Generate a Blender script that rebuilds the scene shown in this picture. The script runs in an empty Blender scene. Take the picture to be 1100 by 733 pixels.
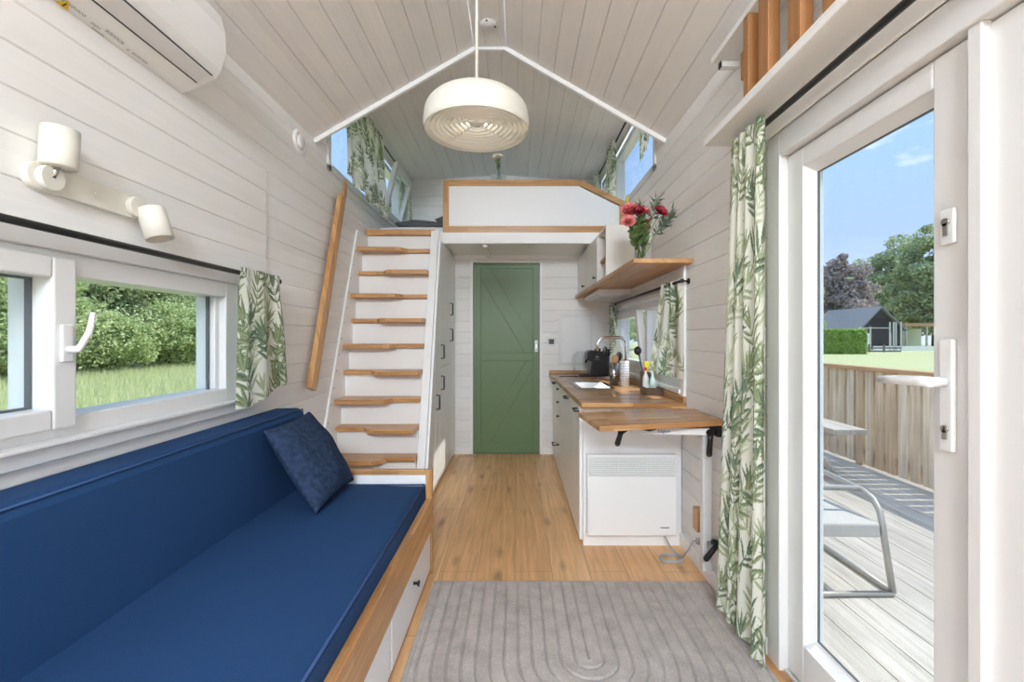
import bpy, bmesh, math, random
import numpy as np
from mathutils import Vector
random.seed(7); np.random.seed(7)
PI = math.pi
S = bpy.context.scene
C = S.collection

# ------------------------------------------------------------------ camera, light, exposure
cd = bpy.data.cameras.new('camera'); cam = bpy.data.objects.new('camera', cd); C.objects.link(cam)
cd.lens = 16.0; cd.sensor_width = 36.0; cd.shift_x = -5/1100; cd.shift_y = -4.5/1100
cd.clip_start = 0.02; cd.clip_end = 400
cam.location = (0, 0, 1.2); cam.rotation_euler = (PI/2, 0, 0)
S.camera = cam
S.view_settings.view_transform = 'Standard'; S.view_settings.look = 'None'
S.view_settings.gamma = 1; S.view_settings.use_curve_mapping = False
S.view_settings.exposure = 0.45
S.cycles.max_bounces = 14; S.cycles.diffuse_bounces = 8; S.cycles.transparent_max_bounces = 16
S.cycles.caustics_reflective = False; S.cycles.caustics_refractive = False

sl = bpy.data.lights.new('sun', 'SUN'); so = bpy.data.objects.new('sun', sl); C.objects.link(so)
sl.energy = 3.4; sl.angle = math.radians(0.6); sl.color = (1.0, .95, .87)
so.rotation_euler = (0, math.radians(33), 0); so.location = (20, 0, 20)

def area(name, loc, rot, sx, sy, power, col=(1, 1, 1)):
    l = bpy.data.lights.new(name, 'AREA'); l.shape = 'RECTANGLE'; l.size = sx; l.size_y = sy
    l.energy = power; l.color = col
    o = bpy.data.objects.new(name, l); C.objects.link(o); o.location = loc; o.rotation_euler = rot
    return o
# added fill light outside the made-up rear window, in place of daylight
area('rear_fill', (.40, -3.35, 1.35), (PI/2, 0, 0), .8, 1.95, 4, (.85, .94, 1))
# added fill light without a fixture, under the ceiling behind the camera
area('ceiling_fill', (-.05, -2.6, 2.72), (math.radians(62), 0, 0), 1.2, .6, 136, (.83, .92, 1))

w = bpy.data.worlds.new('sky'); S.world = w; w.use_nodes = True
nt = w.node_tree; nt.nodes.clear()
def wn(t): return nt.nodes.new(t)
out = wn('ShaderNodeOutputWorld'); bg = wn('ShaderNodeBackground'); tc = wn('ShaderNodeTexCoord')
sep = wn('ShaderNodeSeparateXYZ'); nt.links.new(tc.outputs['Generated'], sep.inputs[0])
rp = wn('ShaderNodeValToRGB'); nt.links.new(sep.outputs['Z'], rp.inputs[0])
e = rp.color_ramp.elements
e[0].position = 0.0; e[0].color = (.52, .60, .72, 1)
e[1].position = 1.0; e[1].color = (.42, .56, .86, 1)
k = rp.color_ramp.elements.new(.18); k.color = (.33, .45, .70, 1)
k = rp.color_ramp.elements.new(.42); k.color = (.30, .48, .80, 1)
mp = wn('ShaderNodeMapping'); mp.inputs['Scale'].default_value = (3, 3, 8)
nt.links.new(tc.outputs['Generated'], mp.inputs[0])
nz = wn('ShaderNodeTexNoise'); nz.inputs['Scale'].default_value = 1.3; nz.inputs['Detail'].default_value = 6
nt.links.new(mp.outputs[0], nz.inputs[0])
cr = wn('ShaderNodeValToRGB'); nt.links.new(nz.outputs['Fac'], cr.inputs[0])
cr.color_ramp.elements[0].position = .58; cr.color_ramp.elements[0].color = (0, 0, 0, 1)
cr.color_ramp.elements[1].position = .74; cr.color_ramp.elements[1].color = (1, 1, 1, 1)
mx = wn('ShaderNodeMixRGB'); nt.links.new(cr.outputs[0], mx.inputs[0]); nt.links.new(rp.outputs[0], mx.inputs[1])
mx.inputs[2].default_value = (1, 1, 1, 1)
nt.links.new(mx.outputs[0], bg.inputs[0]); bg.inputs[1].default_value = 1.25
nt.links.new(bg.outputs[0], out.inputs[0])

# ------------------------------------------------------------------ materials
MATS = {}
def new_mat(name):
    m = bpy.data.materials.new(name); m.use_nodes = True; MATS[name] = m
    return m, m.node_tree, m.node_tree.nodes['Principled BSDF']
def set_spec(b, v):
    if 'Specular IOR Level' in b.inputs: b.inputs['Specular IOR Level'].default_value = v
def flat(name, col, rough=.5, metal=0, bump=0, bscale=200, var=0, vscale=6, spec=.5, alpha=None):
    m, t, b = new_mat(name)
    b.inputs['Base Color'].default_value = (*col, 1); b.inputs['Roughness'].default_value = rough
    b.inputs['Metallic'].default_value = metal; set_spec(b, spec)
    L = t.links; co = t.nodes.new('ShaderNodeTexCoord')
    if var:
        n = t.nodes.new('ShaderNodeTexNoise'); n.inputs['Scale'].default_value = vscale; n.inputs['Detail'].default_value = 5
        L.new(co.outputs['Object'], n.inputs[0])
        x = t.nodes.new('ShaderNodeMixRGB'); x.inputs[1].default_value = (*[c*(1-var) for c in col], 1)
        x.inputs[2].default_value = (*[min(1, c*(1+var)) for c in col], 1)
        L.new(n.outputs['Fac'], x.inputs[0]); L.new(x.outputs[0], b.inputs['Base Color'])
    if bump:
        n = t.nodes.new('ShaderNodeTexNoise'); n.inputs['Scale'].default_value = bscale; n.inputs['Detail'].default_value = 3
        L.new(co.outputs['Object'], n.inputs[0])
        bp = t.nodes.new('ShaderNodeBump'); bp.inputs['Strength'].default_value = bump; bp.inputs['Distance'].default_value = .002
        L.new(n.outputs['Fac'], bp.inputs['Height']); L.new(bp.outputs[0], b.inputs['Normal'])
    return m

def wood(name, axis, c1, c2, sw=.045, sl_=.5, rough=.4, grain=.35, gap=0.0, gapcol=None, knots=0, knotcol=(.1, .05, .02), gs=1.0):
    """staves / planks running along axis, object coordinates"""
    m, t, b = new_mat(name); L = t.links; N = t.nodes.new
    co = N('ShaderNodeTexCoord'); sp = N('ShaderNodeSeparateXYZ'); L.new(co.outputs['Object'], sp.inputs[0])
    oth = [a for a in 'XYZ' if a != axis]
    add = N('ShaderNodeMath'); add.operation = 'ADD'; L.new(sp.outputs[oth[0]], add.inputs[0]); L.new(sp.outputs[oth[1]], add.inputs[1])
    cb = N('ShaderNodeCombineXYZ'); L.new(sp.outputs[axis], cb.inputs[0]); L.new(add.outputs[0], cb.inputs[1])
    br = N('ShaderNodeTexBrick'); L.new(cb.outputs[0], br.inputs['Vector'])
    br.inputs['Scale'].default_value = 1; br.inputs['Brick Width'].default_value = sl_; br.inputs['Row Height'].default_value = sw
    br.inputs['Mortar Size'].default_value = gap; br.inputs['Color1'].default_value = (*c1, 1); br.inputs['Color2'].default_value = (*c2, 1)
    br.inputs['Mortar'].default_value = (*(gapcol or c2), 1); br.offset = .37; br.offset_frequency = 2; br.inputs['Mortar Smooth'].default_value = 0
    mp = N('ShaderNodeMapping'); mp.inputs['Scale'].default_value = (1.6*gs, 28*gs, 1); L.new(cb.outputs[0], mp.inputs[0])
    n = N('ShaderNodeTexNoise'); n.inputs['Scale'].default_value = 1.6; n.inputs['Detail'].default_value = 6; n.inputs['Distortion'].default_value = .6
    L.new(mp.outputs[0], n.inputs[0])
    mr = N('ShaderNodeMapRange'); mr.inputs[1].default_value = .3; mr.inputs[2].default_value = .7
    mr.inputs[3].default_value = 1-grain; mr.inputs[4].default_value = 1+grain*.6; L.new(n.outputs['Fac'], mr.inputs[0])
    x = N('ShaderNodeMixRGB'); x.blend_type = 'MULTIPLY'; x.inputs[0].default_value = 1
    L.new(br.outputs['Color'], x.inputs[1]); L.new(mr.outputs[0], x.inputs[2])
    col = x.outputs[0]
    if knots:
        mk = N('ShaderNodeMapping'); mk.inputs['Scale'].default_value = (2.2, 7.5, 1); L.new(cb.outputs[0], mk.inputs[0])
        vo = N('ShaderNodeTexVoronoi'); vo.inputs['Scale'].default_value = 1.0; L.new(mk.outputs[0], vo.inputs['Vector'])
        n2 = N('ShaderNodeTexNoise'); n2.inputs['Scale'].default_value = 9; L.new(cb.outputs[0], n2.inputs[0])
        ad = N('ShaderNodeMath'); ad.operation = 'MULTIPLY_ADD'; ad.inputs[1].default_value = .18; L.new(n2.outputs['Fac'], ad.inputs[0]); L.new(vo.outputs['Distance'], ad.inputs[2])
        r2 = N('ShaderNodeMapRange'); r2.inputs[1].default_value = .10; r2.inputs[2].default_value = .30; r2.inputs[3].default_value = knots; r2.inputs[4].default_value = 0
        L.new(ad.outputs[0], r2.inputs[0])
        y = N('ShaderNodeMixRGB'); y.inputs[2].default_value = (*knotcol, 1); L.new(r2.outputs[0], y.inputs[0]); L.new(col, y.inputs[1]); col = y.outputs[0]
    L.new(col, b.inputs['Base Color']); b.inputs['Roughness'].default_value = rough
    bp = N('ShaderNodeBump'); bp.inputs['Strength'].default_value = .12; bp.inputs['Distance'].default_value = .002
    L.new(n.outputs['Fac'], bp.inputs['Height']); L.new(bp.outputs[0], b.inputs['Normal'])
    return m

WY = wood('white_boards_y', 'Y', (.80, .792, .780), (.86, .853, .843), .1125, 2.3, .5, .022, knots=.13, knotcol=(.64, .57, .52))
WX = wood('white_boards_x', 'X', (.80, .792, .780), (.86, .853, .843), .1125, 2.3, .5, .022, knots=.13, knotcol=(.64, .57, .52))
CEIL = wood('ceiling_boards', 'Y', (.80, .782, .770), (.845, .828, .815), .118, 2.6, .45, .03, knots=.14, knotcol=(.62, .54, .50))
PAINT = flat('white_paint', (.86, .86, .855), .38, var=.015)
CAB = flat('white_cabinet_paint', (.86, .87, .88), .3)
CREAM = flat('cream_cabinet_paint', (.78, .77, .73), .35)
PVC = flat('white_pvc', (.74, .745, .75), .28)
PVC2 = flat('grey_gasket', (.10, .11, .12), .5)
OAKX = wood('butcher_block_x', 'X', (.48, .235, .085), (.60, .34, .145), .04, .42, .32, .28)
OAKY = wood('butcher_block_y', 'Y', (.48, .235, .085), (.60, .34, .145), .04, .42, .32, .28)
OAKZ = wood('butcher_block_z', 'Z', (.48, .235, .085), (.60, .34, .145), .04, .42, .32, .28)
WTOP = wood('worktop_wood', 'X', (.36, .17, .065), (.62, .36, .165), .042, .34, .26, .3)
FLOOR = wood('oak_planks', 'Y', (.66, .375, .175), (.80, .505, .26), .19, 1.35, .36, .22, gap=.0012, gapcol=(.3, .17, .08), knots=.75, knotcol=(.17, .085, .04))
BLUE = flat('blue_weave', (.015, .052, .145), .85, bump=.5, bscale=420, var=.16, vscale=260, spec=.2)
PIPE = flat('blue_piping', (.03, .075, .20), .8)
NAVY = flat('navy_plush', (.026, .043, .088), .95, bump=1.0, bscale=60, var=.85, vscale=48, spec=.1)
GREEN = flat('green_paint', (.125, .205, .095), .42)
BLACK = flat('black_metal', (.012, .012, .013), .4)
BLKPL = flat('black_plastic', (.010, .010, .011), .28)
CHROME = flat('brushed_steel', (.58, .58, .575), .2, 1)
ALU = flat('aluminium', (.80, .81, .82), .38, .85)
LAMPC = flat('cream_lacquer', (.71, .69, .625), .42)
LAMPIN = flat('cream_louvre', (.84, .82, .77), .5)
ACW = flat('gloss_white_plastic', (.84, .845, .845), .2)
ACG = flat('pale_grey_plastic', (.72, .725, .735), .3)
DGREY = flat('dark_grey_plastic', (.05, .052, .055), .4)
GREYT = flat('grey_print', (.16, .16, .17), .6)
YEL = flat('yellow_print', (.75, .50, .04), .5)
YELS = flat('yellow_plastic', (.93, .78, .06), .4)
BROWN = flat('brown_glazed_ceramic', (.085, .055, .035), .4, var=.3, vscale=30)
GREYF = flat('grey_fabric', (.11, .115, .125), .9, bump=.4, bscale=300)
SHEET = flat('white_cotton', (.82, .83, .85), .9)
CABLE = flat('grey_cable', (.36, .37, .38), .5)
WOODSP = flat('beech_spoon', (.50, .26, .11), .5)
DECK = wood('weathered_deck', 'Y', (.58, .54, .48), (.68, .64, .58), .145, 2.4, .75, .22)
FENCE = wood('weathered_fence', 'Z', (.60, .42, .27), (.76, .65, .51), .1, 3, .8, .3, knots=.3, knotcol=(.14, .08, .05), gs=.7)
FENCET = wood('fence_rail_wood', 'Y', (.44, .24, .11), (.52, .31, .16), .2, 3, .7, .2)
GREYW = wood('grey_picnic_wood', 'Y', (.42, .38, .33), (.52, .48, .42), .1, 3, .8, .2)
TEXT = flat('woven_mesh_fabric', (.46, .45, .42), .8, bump=.8, bscale=160, var=.2, vscale=200)
SHEDW = flat('black_boards', (.018, .019, .023), .7)
SHEDR = flat('grey_roof', (.22, .22, .23), .7)
BARK = flat('bark', (.10, .075, .055), .9, var=.3)
PINK = flat('pink_petals', (.72, .20, .22), .6, var=.25, vscale=60)
RED = flat('crimson_petals', (.30, .008, .03), .6, var=.3, vscale=60)
CREAMF = flat('cream_petals', (.80, .74, .64), .6)
LEAFG = flat('leaf_green', (.12, .19, .06), .6, var=.3, vscale=40)
LEAFD = flat('sage_leaf', (.12, .16, .10), .6)
BUDY = flat('yellow_green_bud', (.45, .42, .06), .6)
SCREEN = flat('dark_display', (.05, .055, .05), .2)
LAWN = flat('lawn', (.43, .455, .23), .95, var=.25, vscale=3)
SOIL = flat('meadow_ground', (.40, .45, .17), .95, var=.3, vscale=2)
REDP = flat('red_cap', (.55, .03, .06), .4)
BLUEP = flat('blue_print', (.03, .06, .25), .5)

def glass_mat(name, tint=(.96, .98, .98), refl=1.0, rough=0.0):
    m = bpy.data.materials.new(name); m.use_nodes = True; t = m.node_tree; t.nodes.clear(); N = t.nodes.new
    o = N('ShaderNodeOutputMaterial'); mix = N('ShaderNodeMixShader'); tr = N('ShaderNodeBsdfTransparent'); gl = N('ShaderNodeBsdfGlossy')
    fr = N('ShaderNodeLayerWeight'); fr.inputs[0].default_value = .5
    pw = N('ShaderNodeMath'); pw.operation = 'POWER'; pw.inputs[1].default_value = 5; t.links.new(fr.outputs['Facing'], pw.inputs[0])
    mu = N('ShaderNodeMath'); mu.operation = 'MULTIPLY_ADD'; mu.inputs[1].default_value = .9*refl; mu.inputs[2].default_value = .035*refl
    tr.inputs[0].default_value = (*tint, 1); gl.inputs['Roughness'].default_value = rough
    t.links.new(pw.outputs[0], mu.inputs[0]); t.links.new(mu.outputs[0], mix.inputs[0])
    t.links.new(tr.outputs[0], mix.inputs[1]); t.links.new(gl.outputs[0], mix.inputs[2]); t.links.new(mix.outputs[0], o.inputs[0])
    return m
GLASS = glass_mat('window_glass', refl=.6)
VGLASS = glass_mat('vase_glass', (.95, .97, .965), 1.0)

def leaf_mat(name, c1, c2, trans=.35):
    m = bpy.data.materials.new(name); m.use_nodes = True; t = m.node_tree; t.nodes.clear(); N = t.nodes.new
    o = N('ShaderNodeOutputMaterial'); d = N('ShaderNodeBsdfDiffuse'); tl = N('ShaderNodeBsdfTranslucent'); mix = N('ShaderNodeMixShader')
    g = N('ShaderNodeNewGeometry'); x = N('ShaderNodeMixRGB'); x.inputs[1].default_value = (*c1, 1); x.inputs[2].default_value = (*c2, 1)
    t.links.new(g.outputs['Random Per Island'], x.inputs[0])
    t.links.new(x.outputs[0], d.inputs[0]); t.links.new(x.outputs[0], tl.inputs[0]); mix.inputs[0].default_value = trans
    t.links.new(d.outputs[0], mix.inputs[1]); t.links.new(tl.outputs[0], mix.inputs[2]); t.links.new(mix.outputs[0], o.inputs[0])
    return m
FOL1 = leaf_mat('foliage_green', (.30, .37, .19), (.58, .65, .40))
FOL2 = leaf_mat('foliage_bright', (.36, .46, .20), (.70, .76, .44))
FOL3 = leaf_mat('foliage_copper', (.30, .25, .25), (.60, .52, .50))
FOL4 = leaf_mat('foliage_hedge', (.26, .42, .08), (.50, .66, .20))
GRASS = leaf_mat('grass_blades', (.50, .56, .26), (.82, .82, .54))

def fabric_attr(name):
    m = bpy.data.materials.new(name); m.use_nodes = True; t = m.node_tree; t.nodes.clear(); N = t.nodes.new
    o = N('ShaderNodeOutputMaterial'); d = N('ShaderNodeBsdfDiffuse'); tl = N('ShaderNodeBsdfTranslucent'); mix = N('ShaderNodeMixShader')
    a = N('ShaderNodeAttribute'); a.attribute_name = 'leaf_print'
    t.links.new(a.outputs['Color'], d.inputs[0]); t.links.new(a.outputs['Color'], tl.inputs[0]); mix.inputs[0].default_value = .28
    t.links.new(d.outputs[0], mix.inputs[1]); t.links.new(tl.outputs[0], mix.inputs[2]); t.links.new(mix.outputs[0], o.inputs[0])
    return m
PRINT = fabric_attr('leaf_print_cotton')

def rug_mat():
    m, t, b = new_mat('rug_pile'); L = t.links; N = t.nodes.new
    co = N('ShaderNodeTexCoord'); n = N('ShaderNodeTexNoise'); n.inputs['Scale'].default_value = 170; n.inputs['Detail'].default_value = 4
    n3 = N('ShaderNodeTexNoise'); n3.inputs['Scale'].default_value = 14; n3.inputs['Detail'].default_value = 4
    L.new(co.outputs['Object'], n.inputs[0]); L.new(co.outputs['Object'], n3.inputs[0])
    ad = N('ShaderNodeMath'); ad.operation = 'ADD'; L.new(n.outputs['Fac'], ad.inputs[0]); L.new(n3.outputs['Fac'], ad.inputs[1])
    mr = N('ShaderNodeMapRange'); mr.inputs[1].default_value = .7; mr.inputs[2].default_value = 1.3; L.new(ad.outputs[0], mr.inputs[0])
    x = N('ShaderNodeMixRGB'); x.inputs[1].default_value = (.36, .325, .30, 1); x.inputs[2].default_value = (.54, .50, .475, 1)
    L.new(mr.outputs[0], x.inputs[0]); L.new(x.outputs[0], b.inputs['Base Color']); b.inputs['Roughness'].default_value = .95; set_spec(b, .1)
    bp = N('ShaderNodeBump'); bp.inputs['Strength'].default_value = .6; bp.inputs['Distance'].default_value = .003
    L.new(n.outputs['Fac'], bp.inputs['Height']); L.new(bp.outputs[0], b.inputs['Normal'])
    return m
RUG = rug_mat()

# ------------------------------------------------------------------ mesh helpers
class MB:
    def __init__(s): s.v = []; s.f = []; s.sm = []
    def add(s, vs, fs, smooth=False):
        n = len(s.v); s.v += [tuple(p) for p in vs]; s.f += [tuple(i+n for i in q) for q in fs]
        s.sm += (smooth if isinstance(smooth, list) else [smooth]*len(fs)); return s
    def box(s, x0, x1, y0, y1, z0, z1):
        x0, x1 = sorted((x0, x1)); y0, y1 = sorted((y0, y1)); z0, z1 = sorted((z0, z1))
        return s.add([(x0, y0, z0), (x1, y0, z0), (x1, y1, z0), (x0, y1, z0), (x0, y0, z1), (x1, y0, z1), (x1, y1, z1), (x0, y1, z1)],
                     [(3, 2, 1, 0), (4, 5, 6, 7), (0, 1, 5, 4), (1, 2, 6, 5), (2, 3, 7, 6), (3, 0, 4, 7)])
    def hexa(s, p):  # 8 points, order like box
        return s.add(p, [(3, 2, 1, 0), (4, 5, 6, 7), (0, 1, 5, 4), (1, 2, 6, 5), (2, 3, 7, 6), (3, 0, 4, 7)])
    def beam(s, p0, p1, w, h, up=(0, 0, 1)):
        p0 = Vector(p0); p1 = Vector(p1); d = (p1-p0).normalized(); u = Vector(up); r = d.cross(u).normalized(); u = r.cross(d)
        a = r*w/2; b = u*h/2
        return s.hexa([p0-a-b, p0+a-b, p1+a-b, p1-a-b, p0-a+b, p0+a+b, p1+a+b, p1-a+b])
    def prism(s, poly, axis, a0, a1):
        def P(p, a): return {'x': (a, p[0], p[1]), 'y': (p[0], a, p[1]), 'z': (p[0], p[1], a)}[axis]
        n = len(poly)
        return s.add([P(p, a0) for p in poly]+[P(p, a1) for p in poly],
                     [tuple(range(n-1, -1, -1)), tuple(range(n, 2*n))]+[(i, (i+1) % n, n+(i+1) % n, n+i) for i in range(n)])
    def tube(s, pts, r, n=10, cap=True):
        pts = [Vector(p) for p in pts]; m = len(pts); rs = r if isinstance(r, (list, tuple)) else [r]*m
        up = None; vs = []
        for i, p in enumerate(pts):
            d = (pts[min(i+1, m-1)]-pts[max(i-1, 0)]).normalized()
            if up is None:
                up = Vector((0, 0, 1)) if abs(d.z) < .9 else Vector((1, 0, 0))
            a = d.cross(up).normalized(); up = a.cross(d).normalized()
            for k in range(n):
                t = 2*PI*k/n; vs.append(p+a*math.cos(t)*rs[i]+up*math.sin(t)*rs[i])
        fs = [(i*n+k, i*n+(k+1) % n, (i+1)*n+(k+1) % n, (i+1)*n+k) for i in range(m-1) for k in range(n)]
        sm = [True]*len(fs)
        if cap: fs += [tuple(range(n-1, -1, -1)), tuple(range((m-1)*n, m*n))]; sm += [False, False]
        return s.add(vs, fs, sm)
    def cyl(s, p0, p1, r0, r1=None, n=20): return s.tube([p0, p1], [r0, r0 if r1 is None else r1], n)
    def lathe(s, c, prof, n=40, axis=None, smooth=True, close=False):
        c = Vector(c); ax = Vector(axis or (0, 0, 1)).normalized()
        t = Vector((1, 0, 0)) if abs(ax.x) < .9 else Vector((0, 1, 0)); a = ax.cross(t).normalized(); b = ax.cross(a)
        vs = [c+ax*z+(a*math.cos(2*PI*k/n)+b*math.sin(2*PI*k/n))*r for r, z in prof for k in range(n)]
        m = len(prof); rows = range(m) if close else range(m-1)
        fs = [(i*n+k, i*n+(k+1) % n, ((i+1) % m)*n+(k+1) % n, ((i+1) % m)*n+k) for i in rows for k in range(n)]
        return s.add(vs, fs, smooth)
    def ball(s, c, r, nu=14, nv=9, sc=(1, 1, 1)):
        c = Vector(c); vs = []; fs = []
        for j in range(nv+1):
            th = PI*j/nv
            for k in range(nu):
                ph = 2*PI*k/nu; vs.append(c+Vector((math.sin(th)*math.cos(ph)*sc[0], math.sin(th)*math.sin(ph)*sc[1], math.cos(th)*sc[2]))*r)
        for j in range(nv):
            for k in range(nu): fs.append((j*nu+k, (j+1)*nu+k, (j+1)*nu+(k+1) % nu, j*nu+(k+1) % nu))
        return s.add(vs, fs, True)
    def grid(s, P, smooth=True):
        nu, nv = P.shape[:2]
        idx = np.arange(nu*nv).reshape(nu, nv)
        f = np.stack([idx[:-1, :-1], idx[1:, :-1], idx[1:, 1:], idx[:-1, 1:]], -1).reshape(-1, 4)
        return s.add(P.reshape(-1, 3).tolist(), f.tolist(), smooth)
    def build(s, name, mat, parent=None, bevel=0, seg=2, fix=True, origin=None):
        me = bpy.data.meshes.new(name)
        co = np.array(s.v, dtype=float)
        if parent is not None:
            p = parent
            while p.parent: p = p.parent
            org = np.array(p.location)
        elif origin is not None: org = np.array(origin, dtype=float)
        else:
            lo = co.min(0); hi = co.max(0); org = np.array([(lo[0]+hi[0])/2, (lo[1]+hi[1])/2, lo[2]])
        me.from_pydata((co-org).tolist(), [], s.f); me.polygons.foreach_set('use_smooth', s.sm)
        if fix:
            b = bmesh.new(); b.from_mesh(me); bmesh.ops.recalc_face_normals(b, faces=b.faces); b.to_mesh(me); b.free()
        me.materials.append(mat); me.update()
        o = bpy.data.objects.new(name, me); C.objects.link(o)
        if parent is not None: o.parent = parent
        else: o.location = org
        if bevel:
            md = o.modifiers.new('bevel', 'BEVEL'); md.width = bevel; md.segments = seg; md.limit_method = 'ANGLE'; md.angle_limit = math.radians(40)
        return o

def tag(o, label=None, cat=None, group=None, kind=None):
    if label: o['label'] = label
    if cat: o['category'] = cat
    if group: o['group'] = group
    if kind: o['kind'] = kind
    return o
def thing(name, loc, label, cat, group=None, kind=None):
    o = bpy.data.objects.new(name, None); C.objects.link(o); o.location = loc; o.empty_display_size = .05
    return tag(o, label, cat, group, kind)
def struct(o, label=None, cat=None): return tag(o, label, cat, None, 'structure')

def text_mesh(body, name, mat, parent, size, P, right, up, depth=.0006):
    cu = bpy.data.curves.new('txt', 'FONT'); cu.body = body; cu.size = size; cu.extrude = depth/2
    to = bpy.data.objects.new('txt', cu); C.objects.link(to)
    me = bpy.data.meshes.new_from_object(to.evaluated_get(bpy.context.evaluated_depsgraph_get()))
    C.objects.unlink(to); bpy.data.objects.remove(to)
    r = Vector(right).normalized(); u = Vector(up).normalized(); n = r.cross(u)
    mb = MB(); mb.add([Vector(P)+r*v.co.x+u*v.co.y+n*v.co.z for v in me.vertices], [tuple(p.vertices) for p in me.polygons])
    bpy.data.meshes.remove(me)
    return mb.build(name, mat, parent)

# boarded surface: P(u, w, o) -> point; u along the boards, w across, o = depth of the groove
def boarded(mb, P, u0, u1, w0, w1, bw=.1125, openings=(), phase=0.0, g=.004, d=.006):
    segs = []; k = math.floor((w0-phase)/bw)
    cuts = []
    while phase+k*bw < w1+bw:
        b = phase+k*bw; cuts += [(b-g, 0.0), (b, d), (b+g, 0.0)]; k += 1
    for (a, oa), (b, ob) in zip(cuts[:-1], cuts[1:]):
        pts = [a]+sorted(q for op in openings for q in op[2:4] if a < q < b)+[b]
        pts = sorted(set([min(max(q, w0), w1) for q in pts]))
        for p, q in zip(pts[:-1], pts[1:]):
            if q-p < 1e-6: continue
            f = lambda t: oa+(ob-oa)*(t-a)/(b-a)
            mid = (p+q)/2; iv = [(u0, u1)]
            for (ua, ub, wa, wb) in openings:
                if wa <= mid <= wb:
                    nv = []
                    for (s0, s1) in iv:
                        if ub <= s0 or ua >= s1: nv.append((s0, s1)); continue
                        if ua > s0: nv.append((s0, ua))
                        if ub < s1: nv.append((ub, s1))
                    iv = nv
            for (s0, s1) in iv:
                mb.add([P(s0, p, f(p)), P(s1, p, f(p)), P(s1, q, f(q)), P(s0, q, f(q))], [(0, 1, 2, 3)])

# ------------------------------------------------------------------ the room
XL, XR = -1.29, .95
YR, YG, YB, YL, YE = -3.2, 2.893, 4.657, 4.0, 5.25    # rear, gable edge, bathroom wall, loft edge, loft end wall
ZE, ZN, ZD, ZT = 2.46, 3.05, 3.0, 3.06                # eave, near ridge, dormer eave, dormer ridge
RX0, RX1 = -.27, -.07
ZF = 2.114                                            # loft floor
OUT = .13
W1 = (.50, 2.10, .915, 1.44)      # window over the sofa
W2 = (2.64, 4.32, .90, 1.46)      # kitchen window
W3 = (3.13, 5.10, 2.37, 2.94)     # loft windows
DR = (.10, 1.70, -.04, 1.93)      # glazed doors

struct(MB().box(XL-.1, XR+.14, YR-.1, YE, -.05, 0).build('floor', FLOOR))
m = MB()
boarded(m, lambda u, w, o: (XL-o, u, w), YR, YG, 0, ZE, openings=[(YR, 2.330, 0, 2.126)], phase=.03)
boarded(m, lambda u, w, o: (XL-o, u, w), YG, YE, 0, ZD, openings=[W3], phase=.03)
boarded(m, lambda u, w, o: (XL+.013-o, u, w), YR, 2.322, 0, 2.126, openings=[W1], phase=.03)
m.add([(XL-.03, 2.322, 0), (XL+.013, 2.322, 0), (XL+.013, 2.322, 2.126), (XL-.03, 2.322, 2.126), (XL-.03, 2.330, 0), (XL-.03, 2.330, 2.126), (XL, 2.330, 0), (XL, 2.330, 2.126)], [(0, 1, 2, 3), (0, 3, 5, 4), (4, 5, 7, 6), (3, 7, 5)])
m.add([(XL, YR, 2.126), (XL+.013, YR, 2.126), (XL+.013, 2.322, 2.126), (XL, 2.322, 2.126)], [(0, 1, 2, 3)])
struct(m.build('wall_left', WY, fix=False))
m = MB()
boarded(m, lambda u, w, o: (XR+o, u, w), YR, YG, 0, ZE, openings=[DR, W2], phase=.0)
boarded(m, lambda u, w, o: (XR+o, u, w), YG, YE, 0, ZD, openings=[W2, W3], phase=.0)
struct(m.build('wall_right', WY, fix=False))
# bathroom partition
m = MB(); boarded(m, lambda u, w, o: (u, YB+o, w), XL, XR, 0, ZF, openings=[(-.445, .235, 0, 1.955)], phase=.01, g=.003)
struct(m.build('wall_back', WX, fix=False))
# loft end wall
m = MB(); boarded(m, lambda u, w, o: (u, YE+o, w), XL, XR, ZF-.1, ZT, phase=.01)
struct(m.build('wall_loft', WX, fix=False))
# unseen rear wall behind the camera; its glazed opening is added to let light in
m = MB(); boarded(m, lambda u, w, o: (u, YR-o, w), XL, XR, 0, ZN, openings=[(-1.15, .81, .35, 2.35)])
struct(m.build('wall_rear', WX, fix=False))
m = MB()
for a, b, c, d in ((-1.15, -1.08, .35, 2.35), (.74, .81, .35, 2.35), (-1.08, .74, .35, .42), (-1.08, .74, 2.28, 2.35), (-.2, -.14, .42, 2.28)): m.box(a, b, YR-.06, YR+.02, c, d)
wr = struct(m.build('window_added', PVC, bevel=.003)); MB().box(-1.08, .74, YR-.03, YR-.02, .42, 2.28).build('glass_pane', GLASS, wr)
# ceiling: two slopes and a flat ridge strip, then the raised loft part
m = MB(); Lsl = math.hypot(RX0-XL, ZN-ZE)
def slope(xa, za, xb, zb):
    L = math.hypot(xb-xa, zb-za); dx, dz = (xb-xa)/L, (zb-za)/L
    return L, (lambda u, w, o: (xa+dx*w-dz*o*(1 if xb > xa else -1), u, za+dz*w+abs(dx)*o))
for (xa, xb) in ((XL, RX0), (XR, RX1)):
    L, P = slope(xa, ZE, xb, ZN); boarded(m, P, YR, YG, -.05, L, bw=.118)
    L, P = slope(xa, ZD, xb, ZT); boarded(m, P, YG, YE, -.05, L, bw=.118)
boarded(m, lambda u, w, o: (w, u, ZN+o), YR, YG, RX0, RX1, bw=.1)
boarded(m, lambda u, w, o: (w, u, ZT+o), YG, YE, RX0, RX1, bw=.1)
for (xa, xb) in ((XL, RX0), (XR, RX1)):
    m.add([(xa, YG, ZE), (xb, YG, ZN), (xb, YG, ZT), (xa, YG, ZD)], [(0, 1, 2, 3)])
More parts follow.
